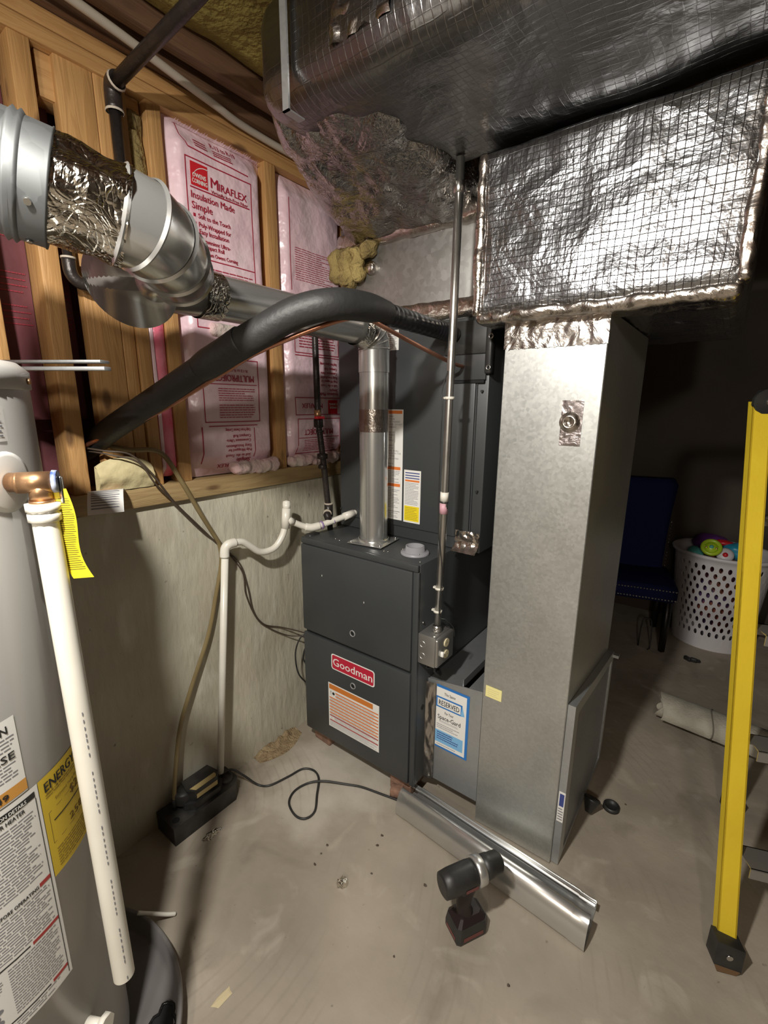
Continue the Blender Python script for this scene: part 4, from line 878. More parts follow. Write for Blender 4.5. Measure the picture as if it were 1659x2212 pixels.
mb = MB(); mb.tube([(-0.725, 1.290, 1.60), (-0.742, 1.287, 1.54), (-0.738, 1.287, 1.50), (-0.741, 1.288, 1.35), (-0.738, 1.29, 1.1), (-0.718, 1.288, 0.96), (-0.722, 1.288, 0.80), (-0.70, 1.30, 0.78), (-0.690, 1.335, 0.74), (-0.690, 1.345, 0.70)], 0.0018, M_black, 6, smoothpath=6); mb.build('control_wire', cdt)
mb = MB(); mb.tube([(-0.70, 1.47, 1.80), (-0.699, 1.47, 2.15)], 0.014, M_emt, 16); tag(mb.build('rear_conduit'), 'second short conduit in the dark gap behind the main one', 'conduit')
jb = thing('outlet_box', (-0.742, 1.31, 0.605), 'square metal outlet box with two ivory receptacles on the furnace side', 'outlet')
mb = MB(); mb.box((-0.784, 1.255, 0.608), (-0.716, 1.365, 0.722), M_alu, bev=0.003)
for z in (0.64, 0.685): mb.lathe([(0.010, 0.0), (0.011, 0.0008), (0.012, 0.0)], M_alu, (-0.765, 1.2548, z), (0, -1, 0), 20)
autosmooth(mb.build('box_body', jb))
mb = MB(); mb.box((-0.718, 1.252, 0.612), (-0.703, 1.368, 0.718), M_alu, bev=0.008, seg=3)
pf = FX_(-0.7028)
cv = mb.build('raised_cover', jb)
for z in (0.688, 0.644):
    mb = MB(); mb.prism([(1.312+0.016*math.cos(a)*1.0, z+0.015*math.sin(a)) for a in [k*PI/10 for k in range(20)]], pf, -0.001, 0.003, M_outlet); mb.rect(pf, 1.305, z-0.004, 1.3065, z+0.004, M_ink, 0.0035); mb.rect(pf, 1.316, z-0.004, 1.3175, z+0.004, M_ink, 0.0035); mb.build('receptacle', cv, label='ivory receptacle face')
mb = MB(); mb.box((-0.703, 1.272, 0.650), (-0.692, 1.282, 0.668), M_white, bev=0.002); mb.build('switch_lever', cv, label='white toggle')
mb = MB(); mb.lathe([(0.013, 0.0), (0.017, 0.0), (0.017, 0.022), (0.0135, 0.026)], M_emt, (-0.738, 1.305, 0.72), n=20); mb.cyl((-0.735, 1.290, 0.735), (-0.730, 1.276, 0.735), 0.003, M_chrome, n=8); mb.build('connector', jb)
mb = MB(); mb.tube([(-0.74, 1.30, 0.608), (-0.735, 1.29, 0.585), (-0.745, 1.31, 0.56), (-0.74, 1.34, 0.53)], 0.005, M_black, 8, smoothpath=5); mb.tube([(-0.75, 1.29, 0.608), (-0.765, 1.285, 0.58), (-0.735, 1.33, 0.572)], 0.004, M_black, 8, smoothpath=5); mb.build('cable', jb)

# ================================================================ GAS PIPING
gp_ = thing('gas_pipe', (-1.34, 1.38, 0.97), 'black iron gas drop pipe with a red valve handle going into the furnace top', 'pipe')
mb = MB(); G = [(-1.405, 0.715, 1.805), (-1.405, 1.28, 1.822), (-1.385, 1.335, 1.822), (-1.357, 1.352, 1.80), (-1.352, 1.353, 1.75), (-1.350, 1.357, 1.44), (-1.345, 1.378, 1.26), (-1.338, 1.395, 1.06), (-1.335, 1.400, 0.972)]
mb.tube(G, 0.0125, M_iron, 16); mb.build('pipe', gp_)
mb = MB(); mb.tube([(-1.3505, 1.356, 1.475), (-1.350, 1.357, 1.44)], 0.014, M_brass, 16); mb.box((-1.364, 1.343, 1.405), (-1.334, 1.373, 1.44), M_iron, bev=0.005); mb.build('valve_body', gp_, label='small valve with brass collar')
mb = MB(); mb.box((-1.340, 1.325, 1.440), (-1.325, 1.372, 1.450), M_redp, bev=0.003); mb.build('valve_handle', gp_, label='red handle')
for z, r_, h_ in ((1.385, 0.016, 0.01), (1.275, 0.022, 0.026), (1.235, 0.018, 0.02)):
    mb = MB()
    x = -1.347 if z > 1.2 else -1.339; y = 1.374 if z < 1.3 else 1.362
    if z < 1.1: y = 1.393
    mb.lathe([(0.012, 0), (r_, 0.003), (r_, h_-0.003), (0.012, h_)], M_iron, (x, y, z), n=8); mb.build('union_fitting', gp_)
mb = MB(); mb.tube([(-1.338, 1.396, 1.085), (-1.338, 1.395, 1.03)], 0.018, M_iron, 16); mb.tube([(-1.338, 1.396, 1.055), (-1.318, 1.365, 1.045), (-1.31, 1.37, 1.02)], 0.016, M_iron, 16); mb.tube([(-1.338, 1.396, 1.083), (-1.338, 1.396, 1.089)], 0.0185, M_iring, 16); mb.tube([(-1.324, 1.374, 1.052), (-1.320, 1.369, 1.050)], 0.0175, M_iring, 16); mb.build('tee', gp_, label='iron tee with pale sealant rings')
bw = thing('black_wall_pipe', (-1.44, 0.7, 1.8), 'black iron pipe dropping along the studs from an elbow under the ceiling', 'pipe')
mb = MB(); mb.tube([(-1.425, 0.709, 2.255), (-1.425, 0.709, 1.75)], 0.0145, M_iron, 16); mb.tube([(-1.395, 0.703, 2.295), (-1.084, 0.739, 2.36), (-0.60, 0.79, 2.46)], 0.0165, M_iron, 16); mb.build('pipe', bw)
mb = MB(); mb.tube([(-1.425, 0.709, 2.245), (-1.425, 0.709, 2.285), (-1.412, 0.706, 2.302), (-1.385, 0.703, 2.298)], 0.021, M_iron, 16, smoothpath=4); mb.lathe([(0.0215, -0.002), (0.0235, 0), (0.0215, 0.004)], M_iring, (-1.425, 0.709, 2.243), n=16); mb.lathe([(0.0215, -0.002), (0.0245, 0), (0.0215, 0.004)], M_iring, (-1.388, 0.703, 2.297), (1, 0.1, 0.2), 16); mb.build('elbow', bw)
bl = thing('black_branch_pipe', (-1.45, 0.57, 1.75), 'short black iron pipe with an elbow beside the entry stud, below the large vent', 'pipe')
mb = MB(); mb.tube([(-1.440, 0.553, 2.05), (-1.440, 0.556, 1.845)], 0.0115, M_iron, 14); mb.tube([(-1.43, 0.585, 1.80), (-1.42, 0.70, 1.79)], 0.0115, M_iron, 14); mb.build('pipe', bl)
mb = MB(); mb.tube([(-1.440, 0.556, 1.86), (-1.440, 0.558, 1.825), (-1.437, 0.572, 1.806), (-1.432, 0.598, 1.80)], 0.016, M_iron, 14, smoothpath=4); mb.tube([(-1.440, 0.556, 1.858), (-1.440, 0.556, 1.863)], 0.0175, M_iring, 14); mb.tube([(-1.432, 0.602, 1.80), (-1.432, 0.607, 1.80)], 0.0175, M_iring, 14); mb.build('elbow', bl)

# ================================================================ CONDENSATE DRAIN
dr = thing('condensate_drain', (-1.4, 0.85, 0.1), 'white plastic drain pipe with a trap and vent stub, from coil down to pump', 'pipe')
XP = -1.412; r0 = 0.0128
mb = MB(); mb.tube([(-1.410, 0.838, 0.10), (XP, 0.930, 0.965)], r0, M_pvc, 20); mb.build('vertical_pipe', dr)
mb = MB(); mb.tube([(XP, 0.928, 0.955), (XP, 0.932, 0.985), (-1.408, 0.945, 1.000), (-1.405, 0.972, 1.002)], r0+0.004, M_pvc, 20, smoothpath=5); mb.build('elbow', dr)
mb = MB(); mb.tube([(-1.406, 0.965, 1.001), (-1.402, 0.998, 0.998), (-1.398, 1.03, 0.975), (-1.394, 1.065, 0.946), (-1.39, 1.10, 0.938), (-1.385, 1.140, 0.948), (-1.38, 1.172, 0.985), (-1.378, 1.190, 1.03)], r0, M_pvc, 20, smoothpath=8); mb.build('trap_bend', dr)
mb = MB(); mb.tube([(-1.378, 1.188, 1.015), (-1.376, 1.196, 1.095)], r0+0.004, M_pvc, 20); mb.tube([(-1.377, 1.192, 1.05), (-1.370, 1.222, 1.034)], r0+0.0035, M_pvc, 20); mb.tube([(-1.376, 1.196, 1.09), (-1.3755, 1.197, 1.118)], r0+0.0025, M_pvc, 20); mb.lathe([(r0+0.0025, 0), (r0+0.001, 0.006), (0.0, 0.009)], M_pvc, (-1.3755, 1.197, 1.118), n=20); mb.build('tee', dr, label='tee with a capped vent stub')
Q = [(-1.371, 1.218, 1.036), (-1.355, 1.262, 1.012), (-1.335, 1.292, 1.003), (-1.315, 1.335, 1.010), (-1.263, 1.492, 1.043)]
mb = MB(); mb.tube(Q, r0, M_pvc, 20, smoothpath=6); mb.tube([(-1.350, 1.270, 1.008), (-1.335, 1.292, 1.003), (-1.320, 1.322, 1.007)], r0+0.0035, M_pvc, 20, smoothpath=5); mb.tube([(-1.283, 1.43, 1.030), (-1.268, 1.477, 1.040)], r0+0.0035, M_pvc, 20); mb.build('branch', dr)
mb = MB(); mb.tube([(-1.3175, 1.328, 1.0085), (-1.3155, 1.334, 1.0095)], r0+0.0042, M_purple, 20); mb.build('primer_ring', dr, label='purple primer ring'); mb = MB(); mb.tube([(-1.300, 1.380, 1.0185), (-1.299, 1.384, 1.0192)], r0+0.0008, M_purple, 20); mb.build('primer_ring', dr, label='purple primer ring')

# condensate pump
pu = thing('condensate_pump', (-1.40, 0.74, 0), 'black condensate pump on the floor against the concrete wall', 'pump')
px0, px1, py0, py1 = -1.460, -1.343, 0.608, 0.885
mb = MB()
ch = 0.03
poly = [(px0, py0), (px1, py0), (px1, py1-ch), (px1-ch, py1), (px0+0.01, py1), (px0, py1-0.01)]
mb.prism(poly, lambda u, v, w: Vector((u, v, w)), 0.0, 0.072, M_pump); mb.build('tank', pu)
mb = MB(); fz = lambda u, v, w: Vector((u, v, w))
mb.prism([(px0+0.012, 0.672), (px1-0.04, 0.672), (px1-0.012, 0.70), (px1-0.012, 0.80), (px1-0.035, 0.825), (px0+0.02, 0.825)], fz, 0.072, 0.098, M_pump)
mb.prism([(px0+0.016, 0.70), (px1-0.045, 0.688), (px1-0.022, 0.706), (px1-0.022, 0.796), (px1-0.045, 0.815), (px0+0.016, 0.805)], fz, 0.098, 0.140, M_pump)
mb.build('motor_housing', pu)
mb = MB(); mb.rect(lambda u, v, w: Vector((px1-0.0215+w, u, v)), 0.712, 0.106, 0.796, 0.124, mat('faded_label', (0.50, 0.39, 0.17, 1), 0.6), 0.0005); mb.add([(px1-0.046, 0.70, 0.1405), (px1-0.024, 0.712, 0.1405), (px1-0.024, 0.792, 0.1405), (px1-0.034, 0.80, 0.1405), (px1-0.046, 0.80, 0.1405)], [(0, 1, 2, 3, 4)], MATS['faded_label']); mb.build('yellowed_label', pu, label='yellowed label strip')
mb = MB(); mb.lathe([(0.032, 0.09), (0.032, 0.125), (0.028, 0.132), (0.0, 0.133)], M_pump, (px0+0.045, 0.688, 0.0), n=28); mb.build('round_cap', pu)
mb = MB(); mb.lathe([(0.028, 0.072), (0.028, 0.082), (0.024, 0.086), (0.0, 0.083)], M_pump, (-1.392, 0.848, 0.0), n=28); mb.lathe([(0.016, 0.086), (0.018, 0.089), (0.020, 0.086)], M_black, (-1.392, 0.848, 0.0), n=24); mb.build('inlet_cap', pu)
mb = MB(); mb.lathe([(0.0, 0.0725), (0.013, 0.0725)], M_grayd, (-1.372, 0.632, 0.0), n=24, sx=1.0); mb.build('inlet_hole', pu, label='round black inlet hole')
mb = MB(); mb.tube([(-1.42, 0.655, 0.072), (-1.42, 0.655, 0.115)], 0.009, M_black, 14); mb.build('hose_barb', pu)
mb = MB(); mb.tube([(-1.41, 0.83, 0.085), (-1.395, 0.875, 0.095), (-1.37, 0.915, 0.05), (-1.33, 0.948, 0.006), (-1.29, 0.975, 0.005), (-1.265, 1.05, 0.005), (-1.248, 1.115, 0.005), (-1.205, 1.137, 0.005), (-1.155, 1.115, 0.010), (-1.105, 1.055, 0.008), (-1.06, 0.998, 0.005), (-1.065, 0.955, 0.005), (-1.105, 0.942, 0.005), (-1.165, 0.965, 0.005), (-1.190, 1.015, 0.005), (-1.175, 1.075, 0.006), (-1.127, 1.116, 0.013), (-1.05, 1.165, 0.005), (-0.99, 1.193, 0.005), (-0.90, 1.215, 0.005), (-0.815, 1.235, 0.006)], 0.0042, M_black, 10, smoothpath=8)
tag(mb.build('power_cord'), 'black power cord looped on the concrete floor between pump and furnace', 'cord')
mb = MB(); mb.tube([(-1.49, 0.60, 1.375), (-1.452, 0.655, 1.36), (-1.440, 0.745, 1.345), (-1.432, 0.80, 1.25), (-1.436, 0.86, 1.13), (-1.448, 0.915, 1.035), (-1.452, 0.937, 0.99), (-1.452, 0.938, 0.92), (-1.452, 0.905, 0.80), (-1.450, 0.860, 0.66), (-1.445, 0.77, 0.483), (-1.440, 0.715, 0.36), (-1.425, 0.672, 0.20), (-1.42, 0.656, 0.10)], 0.0078, M_hose, 14, smoothpath=8)
tag(mb.build('drain_hose'), 'brownish clear vinyl hose hanging down the wall into the pump', 'hose')
mb = MB(); mb.tube([(-1.50, 0.55, 1.37), (-1.44, 0.585, 1.362), (-1.412, 0.64, 1.350), (-1.408, 0.69, 1.295), (-1.415, 0.725, 1.245), (-1.435, 0.78, 1.172), (-1.448, 0.86, 1.08), (-1.455, 0.935, 0.992), (-1.457, 1.018, 0.90), (-1.457, 1.05, 0.79), (-1.457, 1.07, 0.68), (-1.457, 1.12, 0.60), (-1.455, 1.21, 0.55), (-1.42, 1.30, 0.50), (-1.36, 1.345, 0.47)], 0.0028, M_wire, 8, smoothpath=8)
mb.tube([(-1.50, 0.56, 1.36), (-1.44, 0.59, 1.352), (-1.410, 0.66, 1.325), (-1.408, 0.70, 1.26), (-1.425, 0.76, 1.19), (-1.450, 0.87, 1.06), (-1.457, 0.95, 0.98), (-1.458, 1.03, 0.86), (-1.457, 1.04, 0.76), (-1.457, 1.085, 0.64), (-1.457, 1.15, 0.568), (-1.45, 1.24, 0.50), (-1.40, 1.30, 0.485), (-1.36, 1.34, 0.44)], 0.0026, M_wire, 8, smoothpath=8)
tag(mb.build('thermostat_wire'), 'thin dark twisted wire pair running along the concrete wall to the furnace side', 'wire')
mb = MB(); mb.tube([(-1.357, 1.30, 0.50), (-1.385, 1.262, 0.51), (-1.40, 1.235, 0.44), (-1.395, 1.24, 0.34), (-1.375, 1.27, 0.28), (-1.357, 1.30, 0.25)], 0.0035, M_black, 8, smoothpath=8)
mb.tube([(-1.357, 1.31, 0.44), (-1.38, 1.28, 0.45), (-1.39, 1.27, 0.40), (-1.375, 1.28, 0.36), (-1.357, 1.30, 0.37)], 0.0035, M_black, 8, smoothpath=8)
tag(mb.build('wire_loop'), 'black cable loops sticking out of the furnace left side', 'wire')

# ================================================================ WATER HEATER
TC = Vector((-1.08, 0.06, 0)); TR = 0.25
wh = thing('water_heater', (TC.x, TC.y, 0.02), 'light grey cylindrical water heater at the left edge of the frame', 'water heater')
mb = MB(); mb.lathe([(0.0, 0.035), (TR-0.01, 0.035), (TR, 0.045), (TR, 1.515), (TR-0.002, 1.520)], M_tank, TC, n=96); mb.build('tank', wh)
mb = MB(); mb.lathe([(TR-0.002, 1.517), (TR+0.003, 1.520), (TR+0.003, 1.548), (TR-0.012, 1.562), (0.0, 1.570)], M_tank, TC, n=96)
a = math.radians(62); p = TC+Vector((math.cos(a)*(TR+0.003), math.sin(a)*(TR+0.003), 1.532)); d = Vector((math.cos(a), math.sin(a), 0)); mb.cyl(p, p+d*0.005, 0.005, M_brass, n=12)
mb.build('top_cap', wh)
mb = MB(); mb.lathe([(0.0, 0.03), (TR-0.03, 0.03), (TR-0.03, 0.008), (0.0, 0.008)], M_black, TC, n=48); mb.build('base', wh)
def tankf(ang_deg, v, w=0.0, r=TR):
    a = math.radians(ang_deg); return Vector((TC.x+(r+w)*math.cos(a), TC.y+(r+w)*math.sin(a), v))
KD = math.degrees(1/TR)
fc = lambda a0: (lambda u, v, w: tankf(a0+u*KD, v, w))
def tl(a0, a1, z0, z1, m, w=0.0008, mbx=None): mbx.grid(lambda p, q: tankf(a0+(a1-a0)*p, z0+(z1-z0)*q, w), max(2, int(abs(a1-a0)/2)), 1, m)
mb = MB(); tl(-14, 23.6, 0.875, 1.016, M_paper, mbx=mb); tl(-14, 23.6, 0.878, 0.899, mat('label_amber', (0.62, 0.30, 0.06, 1), 0.5), 0.0012, mb)
f_ = fc(0)
U = lambda deg: deg/KD
mb.text('WARN', f_, U(20.5), 0.992, 0.014, M_ink, w=0.0012, align='R', width=0.05); mb.lines(f_, U(-10), 0.962, U(22.5), 0.988, 4, M_inkg, 0.0012, th=0.3, rag=0.1)
mb.text('PLEASE', f_, U(21.5), 0.946, 0.013, M_ink, w=0.0012, align='R', width=0.07); mb.lines(f_, U(-10), 0.912, U(22.5), 0.942, 5, M_inkg, 0.0012, th=0.3, rag=0.1)
mb.text('549', f_, U(17), 0.883, 0.011, M_ink, w=0.0016, align='R', width=0.028)
mb.build('upper_label', wh, label='white notice label with an amber strip')
mb = MB(); tl(-20, 27.0, 0.455, 0.872, M_paper, mbx=mb); fr = fc(0)
tl(-18, 25.5, 0.852, 0.863, M_ink, 0.0012, mb)
mb.text('INSTALLATION DETAILS', fr, U(22), 0.854, 0.0065, M_white, w=0.0016, align='R', width=0.08)
mb.text('WATER HEATER', fr, U(21), 0.840, 0.0075, M_ink, w=0.0012, align='R', width=0.06)
mb.lines(fr, U(-16), 0.705, U(24.5), 0.834, 22, M_inkg, 0.0012, th=0.32, rag=0.15)
mb.rect(fr, U(25.4), 0.46, U(25.7), 0.85, M_ink, 0.0012)
mb.rect(fr, U(21), 0.683, U(25.5), 0.691, M_maroon, 0.0012, 3, 1); mb.text('READ BEFORE OPERATING', fr, U(20.5), 0.6835, 0.007, M_ink, w=0.0012, align='R', width=0.085)
mb.lines(fr, U(-16), 0.60, U(24.5), 0.680, 14, M_inkg, 0.0012, th=0.32, rag=0.2)
mb.rect(fr, U(15), 0.590, U(25.5), 0.5965, M_maroon, 0.0012, 3, 1); mb.rect(fr, U(-16), 0.592, U(14), 0.595, M_ink, 0.0012, 6, 1)
mb.lines(fr, U(6), 0.488, U(24.5), 0.587, 17, M_inkg, 0.0012, th=0.32, rag=0.2); mb.lines(fr, U(-16), 0.55, U(4), 0.587, 7, M_inkg, 0.0012, th=0.32, rag=0.3)
for (u, v, ru, rv) in ((-1, 0.53, 0.010, 0.006), (1, 0.52, 0.007, 0.005), (0, 0.508, 0.006, 0.006), (1, 0.497, 0.005, 0.006)): mb.add([tankf(u+ru*KD*math.cos(k*PI/8), v+rv*math.sin(k*PI/8), 0.0012) for k in range(16)], [tuple(range(16))], M_inkg)
mb.rect(fr, U(19), 0.477, U(25.5), 0.4835, M_maroon, 0.0012, 3, 1); mb.rect(fr, U(-16), 0.478, U(18), 0.481, M_ink, 0.0012, 6, 1); mb.lines(fr, U(-16), 0.46, U(24), 0.476, 3, M_inkg, 0.0012, th=0.32, rag=0.3)
mb.build('instruction_label', wh, label='large white printed instruction label')
mb = MB(); tl(27.3, 64, 0.672, 0.872, M_gold, mbx=mb); fr = fc(29)
mb.text('ENERGYGUIDE', fr, 0.002, 0.842, 0.019, M_ink, w=0.0014, width=0.142)
mb.lines(fr, 0.002, 0.828, 0.14, 0.838, 2, mat('brown_ink', (0.20, 0.12, 0.02, 1), 0.6), 0.0012, th=0.3)
mb.text('Estimated Yearly Energy Cost', fr, 0.02, 0.812, 0.006, MATS['brown_ink'], w=0.0012, width=0.09, bold=False)
mb.text('$258', fr, 0.055, 0.790, 0.017, MATS['brown_ink'], w=0.0012, width=0.05); mb.rect(fr, 0.010, 0.776, 0.13, 0.7785, M_ink, 0.0012, 6, 1)
mb.outline(fr, 0.002, 0.735, 0.14, 0.80, 0.0008, MATS['brown_ink'], 0.001, 6, 3)
mb.text('258', fr, 0.044, 0.742, 0.014, MATS['brown_ink'], w=0.0012, width=0.04)
mb.lines(fr, 0.006, 0.680, 0.13, 0.722, 7, MATS['brown_ink'], 0.0012, th=0.28, rag=0.4)
mb.build('energy_label', wh, label='yellow energy label')
mb = MB(); tl(10, 41.5, 1.440, 1.492, M_paper, mbx=mb); fr = fc(12); mb.lines(fr, 0.0, 1.445, U(28), 1.488, 6, M_inkg, 0.0012, th=0.35, rag=0.2); mb.build('rating_label', wh, label='small rating label near the top')
# valve
av = math.radians(38); nv = Vector((math.cos(av), math.sin(av), 0)); tv = Vector((-math.sin(av), math.cos(av), 0)); pv = TC+nv*TR+Vector((0, 0, 1.378))
mb = MB(); mb.lathe([(0.0, 0.003), (0.040, 0.003), (0.047, 0.001), (0.048, -0.004)], mat('white_disc', (0.66, 0.65, 0.61, 1), 0.4), pv, nv, 36); mb.build('valve_escutcheon', wh, label='round off-white plate around the valve')
rv = thing('relief_valve', tuple(pv+nv*0.005), 'brass relief valve with blue cap and yellow tag on the water heater side', 'valve')
B0 = pv+nv*0.034; tv = Vector((0.50, 0.866, 0.0)).normalized()
mb = MB(); mb.tube([pv+nv*0.004, B0], 0.015, M_brass, 20); mb.tube([B0-tv*0.014, B0+tv*0.030], 0.0165, M_brass, 24); mb.lathe([(0.0, 0.0), (0.016, 0.002), (0.0165, 0.006)], M_brass, B0-tv*0.020, tv, 20)
mb.tube([B0+tv*0.012, B0+tv*0.012-Vector((0, 0, 0.03))], [0.014, 0.0165], M_brass, 20); mb.tube([B0+tv*0.012-Vector((0, 0, 0.028)), B0+tv*0.012-Vector((0, 0, 0.033))], 0.0178, M_brass, 20); mb.build('body', rv)
mb = MB(); mb.tube([B0+tv*0.030, B0+tv*0.037], [0.0178, 0.0172], M_bluecap, 24); mb.build('cap', rv, label='mottled blue cap')
mb = MB(); H0 = B0+tv*0.039; mb.box(H0+Vector((-0.004, -0.003, -0.036)), H0+Vector((0.004, 0.003, 0.008)), M_chrome, bev=0.002, rot=Matrix.Rotation(0.5, 3, 'Z')); mb.build('lever', rv, label='small steel lever')
mb = MB()
def tagf(a, b):
    p = B0+tv*0.030-RX*0.020+Vector((0, 0, -0.012-0.150*b)); wv = 0.024
    return p+(RXh*(a-0.5)*wv*(1+0.25*b))+RXh*(0.002+0.020*b*b)+nv*(0.022+0.006*math.sin(b*6))
RXh = Vector((0.62, 0.78, 0)).normalized()
mb.grid(tagf, 4, 20, M_yel)
for k in range(34):
    b = 0.10+k*0.024; mb.add([tagf(0.08, b)+nv*0.0006, tagf(0.08+0.84*random.uniform(0.7, 1), b)+nv*0.0006, tagf(0.9, b+0.010)+nv*0.0006, tagf(0.08, b+0.010)+nv*0.0006], [(0, 1, 2, 3)], mat('dark_olive_ink', (0.14, 0.11, 0.01, 1), 0.6))
mb.build('hang_tag', rv, label='long yellow printed tag')
dt = thing('discharge_pipe', (-0.82, 0.23, 0.4), 'white plastic discharge pipe hanging down in front of the water heater', 'pipe')
T0 = B0+tv*0.012-Vector((0, 0, 0.032)); T1 = Vector((-0.802, 0.238, 0.412))
mb = MB(); td = (T1-T0).normalized(); mb.tube([T0+td*0.02, T1], 0.0185, M_pvc, 28, caps=False); mb.tube([T1, T1-td*0.05], 0.0165, M_pvc, 28, caps=False); mb.tube([T1-td*0.001, T1], [0.0185, 0.0165], M_pvc, 28, caps=False)
mb.build('tube', dt)
mb = MB(); mb.lathe([(0.017, 0.0), (0.0245, 0.001), (0.0245, 0.012), (0.021, 0.014), (0.0235, 0.017), (0.0235, 0.028), (0.0185, 0.031)], M_pvc, T0, td, 12); mb.build('threaded_adapter', dt, label='ribbed white adapter')
mb = MB(); fo = lambda u, v, w: T0+td*v+Vector((math.sin(u)*RX.x*0.0188+0, 0, 0))
for k in range(46):
    s_ = 0.36+k*0.0125+random.uniform(0, 0.004)
    if k % 9 in (7, 8): continue
    p = T0+td*s_; ofs = RX*0.0150-FX*0.0116; mb.add([p+ofs+RX*0.0004-FX*0.0004+td*q+e for q, e in ((0, Vector()), (random.uniform(0.004, 0.009), Vector()), (0.007, -FX*0.0014-RX*0.0011), (0.0, -FX*0.0014-RX*0.0011))], [(0, 1, 2, 3)], M_inkg)
mb.build('printed_marking', dt, label='grey printed marking along the pipe')
mb = MB(); a = math.radians(29); pd = tankf(29, 0.295); nd_ = Vector((math.cos(a), math.sin(a), 0)); mb.tube([pd, pd+nd_*0.035], 0.012, M_pvc, 20); mb.tube([pd+nd_*0.03, pd+nd_*0.042], 0.022, M_pvc, 8); mb.tube([pd+nd_*0.02, pd+nd_*0.02-Vector((0, 0, 0.03))], 0.010, M_pvc, 16); mb.build('drain_valve', wh, label='white plastic drain valve')
mb = MB(); mb.box((-1.43, 0.478, 1.583), (-1.05, 0.500, 1.591), M_galvd, rot=Matrix.Rotation(math.radians(31), 3, 'Z'), bev=0.001); mb.box((-1.43, 0.470, 1.598), (-1.05, 0.500, 1.604), M_galvd, rot=Matrix.Rotation(math.radians(31), 3, 'Z'), bev=0.001)
for o_ in mb.v: o_ += Vector((-0.02, -0.115, -0.018))
tag(mb.build('bracket_bar'), 'thin pair of grey metal bars above the water heater reaching the stud', 'bracket')
dp = thing('drain_pan', (TC.x, TC.y, 0), 'round dark grey drain pan under the water heater', 'pan')
mb = MB(); mb.lathe([(0.0, 0.006), (0.335, 0.006), (0.350, 0.012), (0.358, 0.058), (0.366, 0.060), (0.370, 0.054), (0.366, 0.052), (0.362, 0.050), (0.354, 0.002), (0.0, 0.002)], M_pan, TC, n=96); mb.build('shell', dp)
mb = MB(); c0 = Vector((-0.925, 0.345, 0.0095)); pts = []
for k in range(18):
    a = 2*PI*k/18; r_ = 0.034*(1+0.22*math.sin(3*a+1)+0.12*math.sin(5*a)); pts.append(c0+Vector((r_*math.cos(a)*0.8, r_*math.sin(a)*0.75, 0)))
mb.add(pts, [tuple(range(18))], M_grayd); mb.tube(pts, 0.004, M_blackg, 8, closed=True); mb.build('torn_hole', dp, label='glossy black ragged hole in the pan')

# ================================================================ ON THE FLOOR
ch_ = thing('open_duct_pipe', (-0.47, 1.23, 0), 'unrolled shiny sheet metal pipe lying on the floor in front of the ducts', 'duct')
X0, X1 = -0.812, -0.130
def prof_pt(x, y, z): s_ = (x-X0)/(X1-X0); return Vector((x+0.012*(1-s_)*0, 1.178-0.046*s_+y*(1.0+0.06*s_), z))
front = [(0.055, 0.003), (0.02, 0.001), (0.0, 0.003), (-0.004, 0.012), (-0.003, 0.035), (0.004, 0.058), (0.014, 0.076), (0.026, 0.086), (0.036, 0.089), (0.042, 0.087)]
back = [(0.055, 0.003), (0.10, 0.002), (0.125, 0.004), (0.132, 0.012), (0.131, 0.028), (0.124, 0.046), (0.118, 0.052), (0.115, 0.048), (0.112, 0.053), (0.107, 0.050), (0.104, 0.054), (0.100, 0.050)]
for nm, pr_ in (('front_shell', front), ('rear_lip', back)):
    mb = MB(); P_ = catmull([(0, p[0], p[1]) for p in pr_], 3)
    ring = [(p.y, p.z) for p in P_]; n_ = len(ring)
    vs = []; ks = [0, 0.015, 0.06, 0.065, 0.5, 0.93, 0.935, 1.0]
    for s_ in ks:
        off = 0.0025 if s_ in (0.065, 0.93) else 0
        for (y, z) in ring: vs.append(prof_pt(X0+(X1-X0)*s_, y, z+off))
    fs = [(i*n_+j, i*n_+j+1, (i+1)*n_+j+1, (i+1)*n_+j) for i in range(len(ks)-1) for j in range(n_-1)]
    mb.add(vs, fs, M_vent, True)
    vs2 = [v+Vector((0, 0.0012 if nm == 'front_shell' else -0.0012, -0.0012)) for v in vs]; mb.add(vs2, [f[::-1] for f in fs], M_galvd, True)
    mb.build(nm, ch_)

dl = thing('cordless_drill', (-0.425, 0.985, 0), 'black cordless drill with silver collar standing on its battery on the floor', 'drill')
ax = Vector((0.50, 0.866, 0)).normalized(); sd = Vector((0.866, -0.50, 0)).normalized(); B = Vector((-0.425, 0.985, 0)); Rz = Matrix.Rotation(math.atan2(ax.y, ax.x), 3, 'Z')
def lf(u, v, w): return B+ax*u+sd*v+Vector((0, 0, w))
mb = MB(); poly = [(-0.050, -0.030), (-0.040, -0.038), (0.045, -0.038), (0.058, -0.026), (0.058, 0.026), (0.045, 0.038), (-0.040, 0.038), (-0.050, 0.030)]
def pz(mb, poly, z0, z1, m, s0=1.0, s1=1.0):
    n = len(poly); vs = [lf(u*s0, v*s0, z0) for u, v in poly]+[lf(u*s1, v*s1, z1) for u, v in poly]
    mb.add(vs, [(i, (i+1) % n, n+(i+1) % n, n+i) for i in range(n)]+[tuple(range(n))[::-1], tuple(range(n, 2*n))], m)
pz(mb, poly, 0.0, 0.010, M_black, 0.95, 1.0); pz(mb, poly, 0.010, 0.030, M_black, 1.0, 1.0); pz(mb, poly, 0.030, 0.055, M_black, 1.0, 0.92)
mb.build('battery', dl)
mb = MB(); mb.rect(lambda u, v, w: lf(u, 0.0385+w, v), -0.03, 0.012, 0.035, 0.026, mat('dull_red_decal', (0.16, 0.05, 0.045, 1), 0.5)); mb.rect(lambda u, v, w: lf(-0.0505-w, u, v), -0.024, 0.012, 0.024, 0.024, MATS['dull_red_decal']); mb.build('battery_decal', dl, label='dull red decal on the battery')
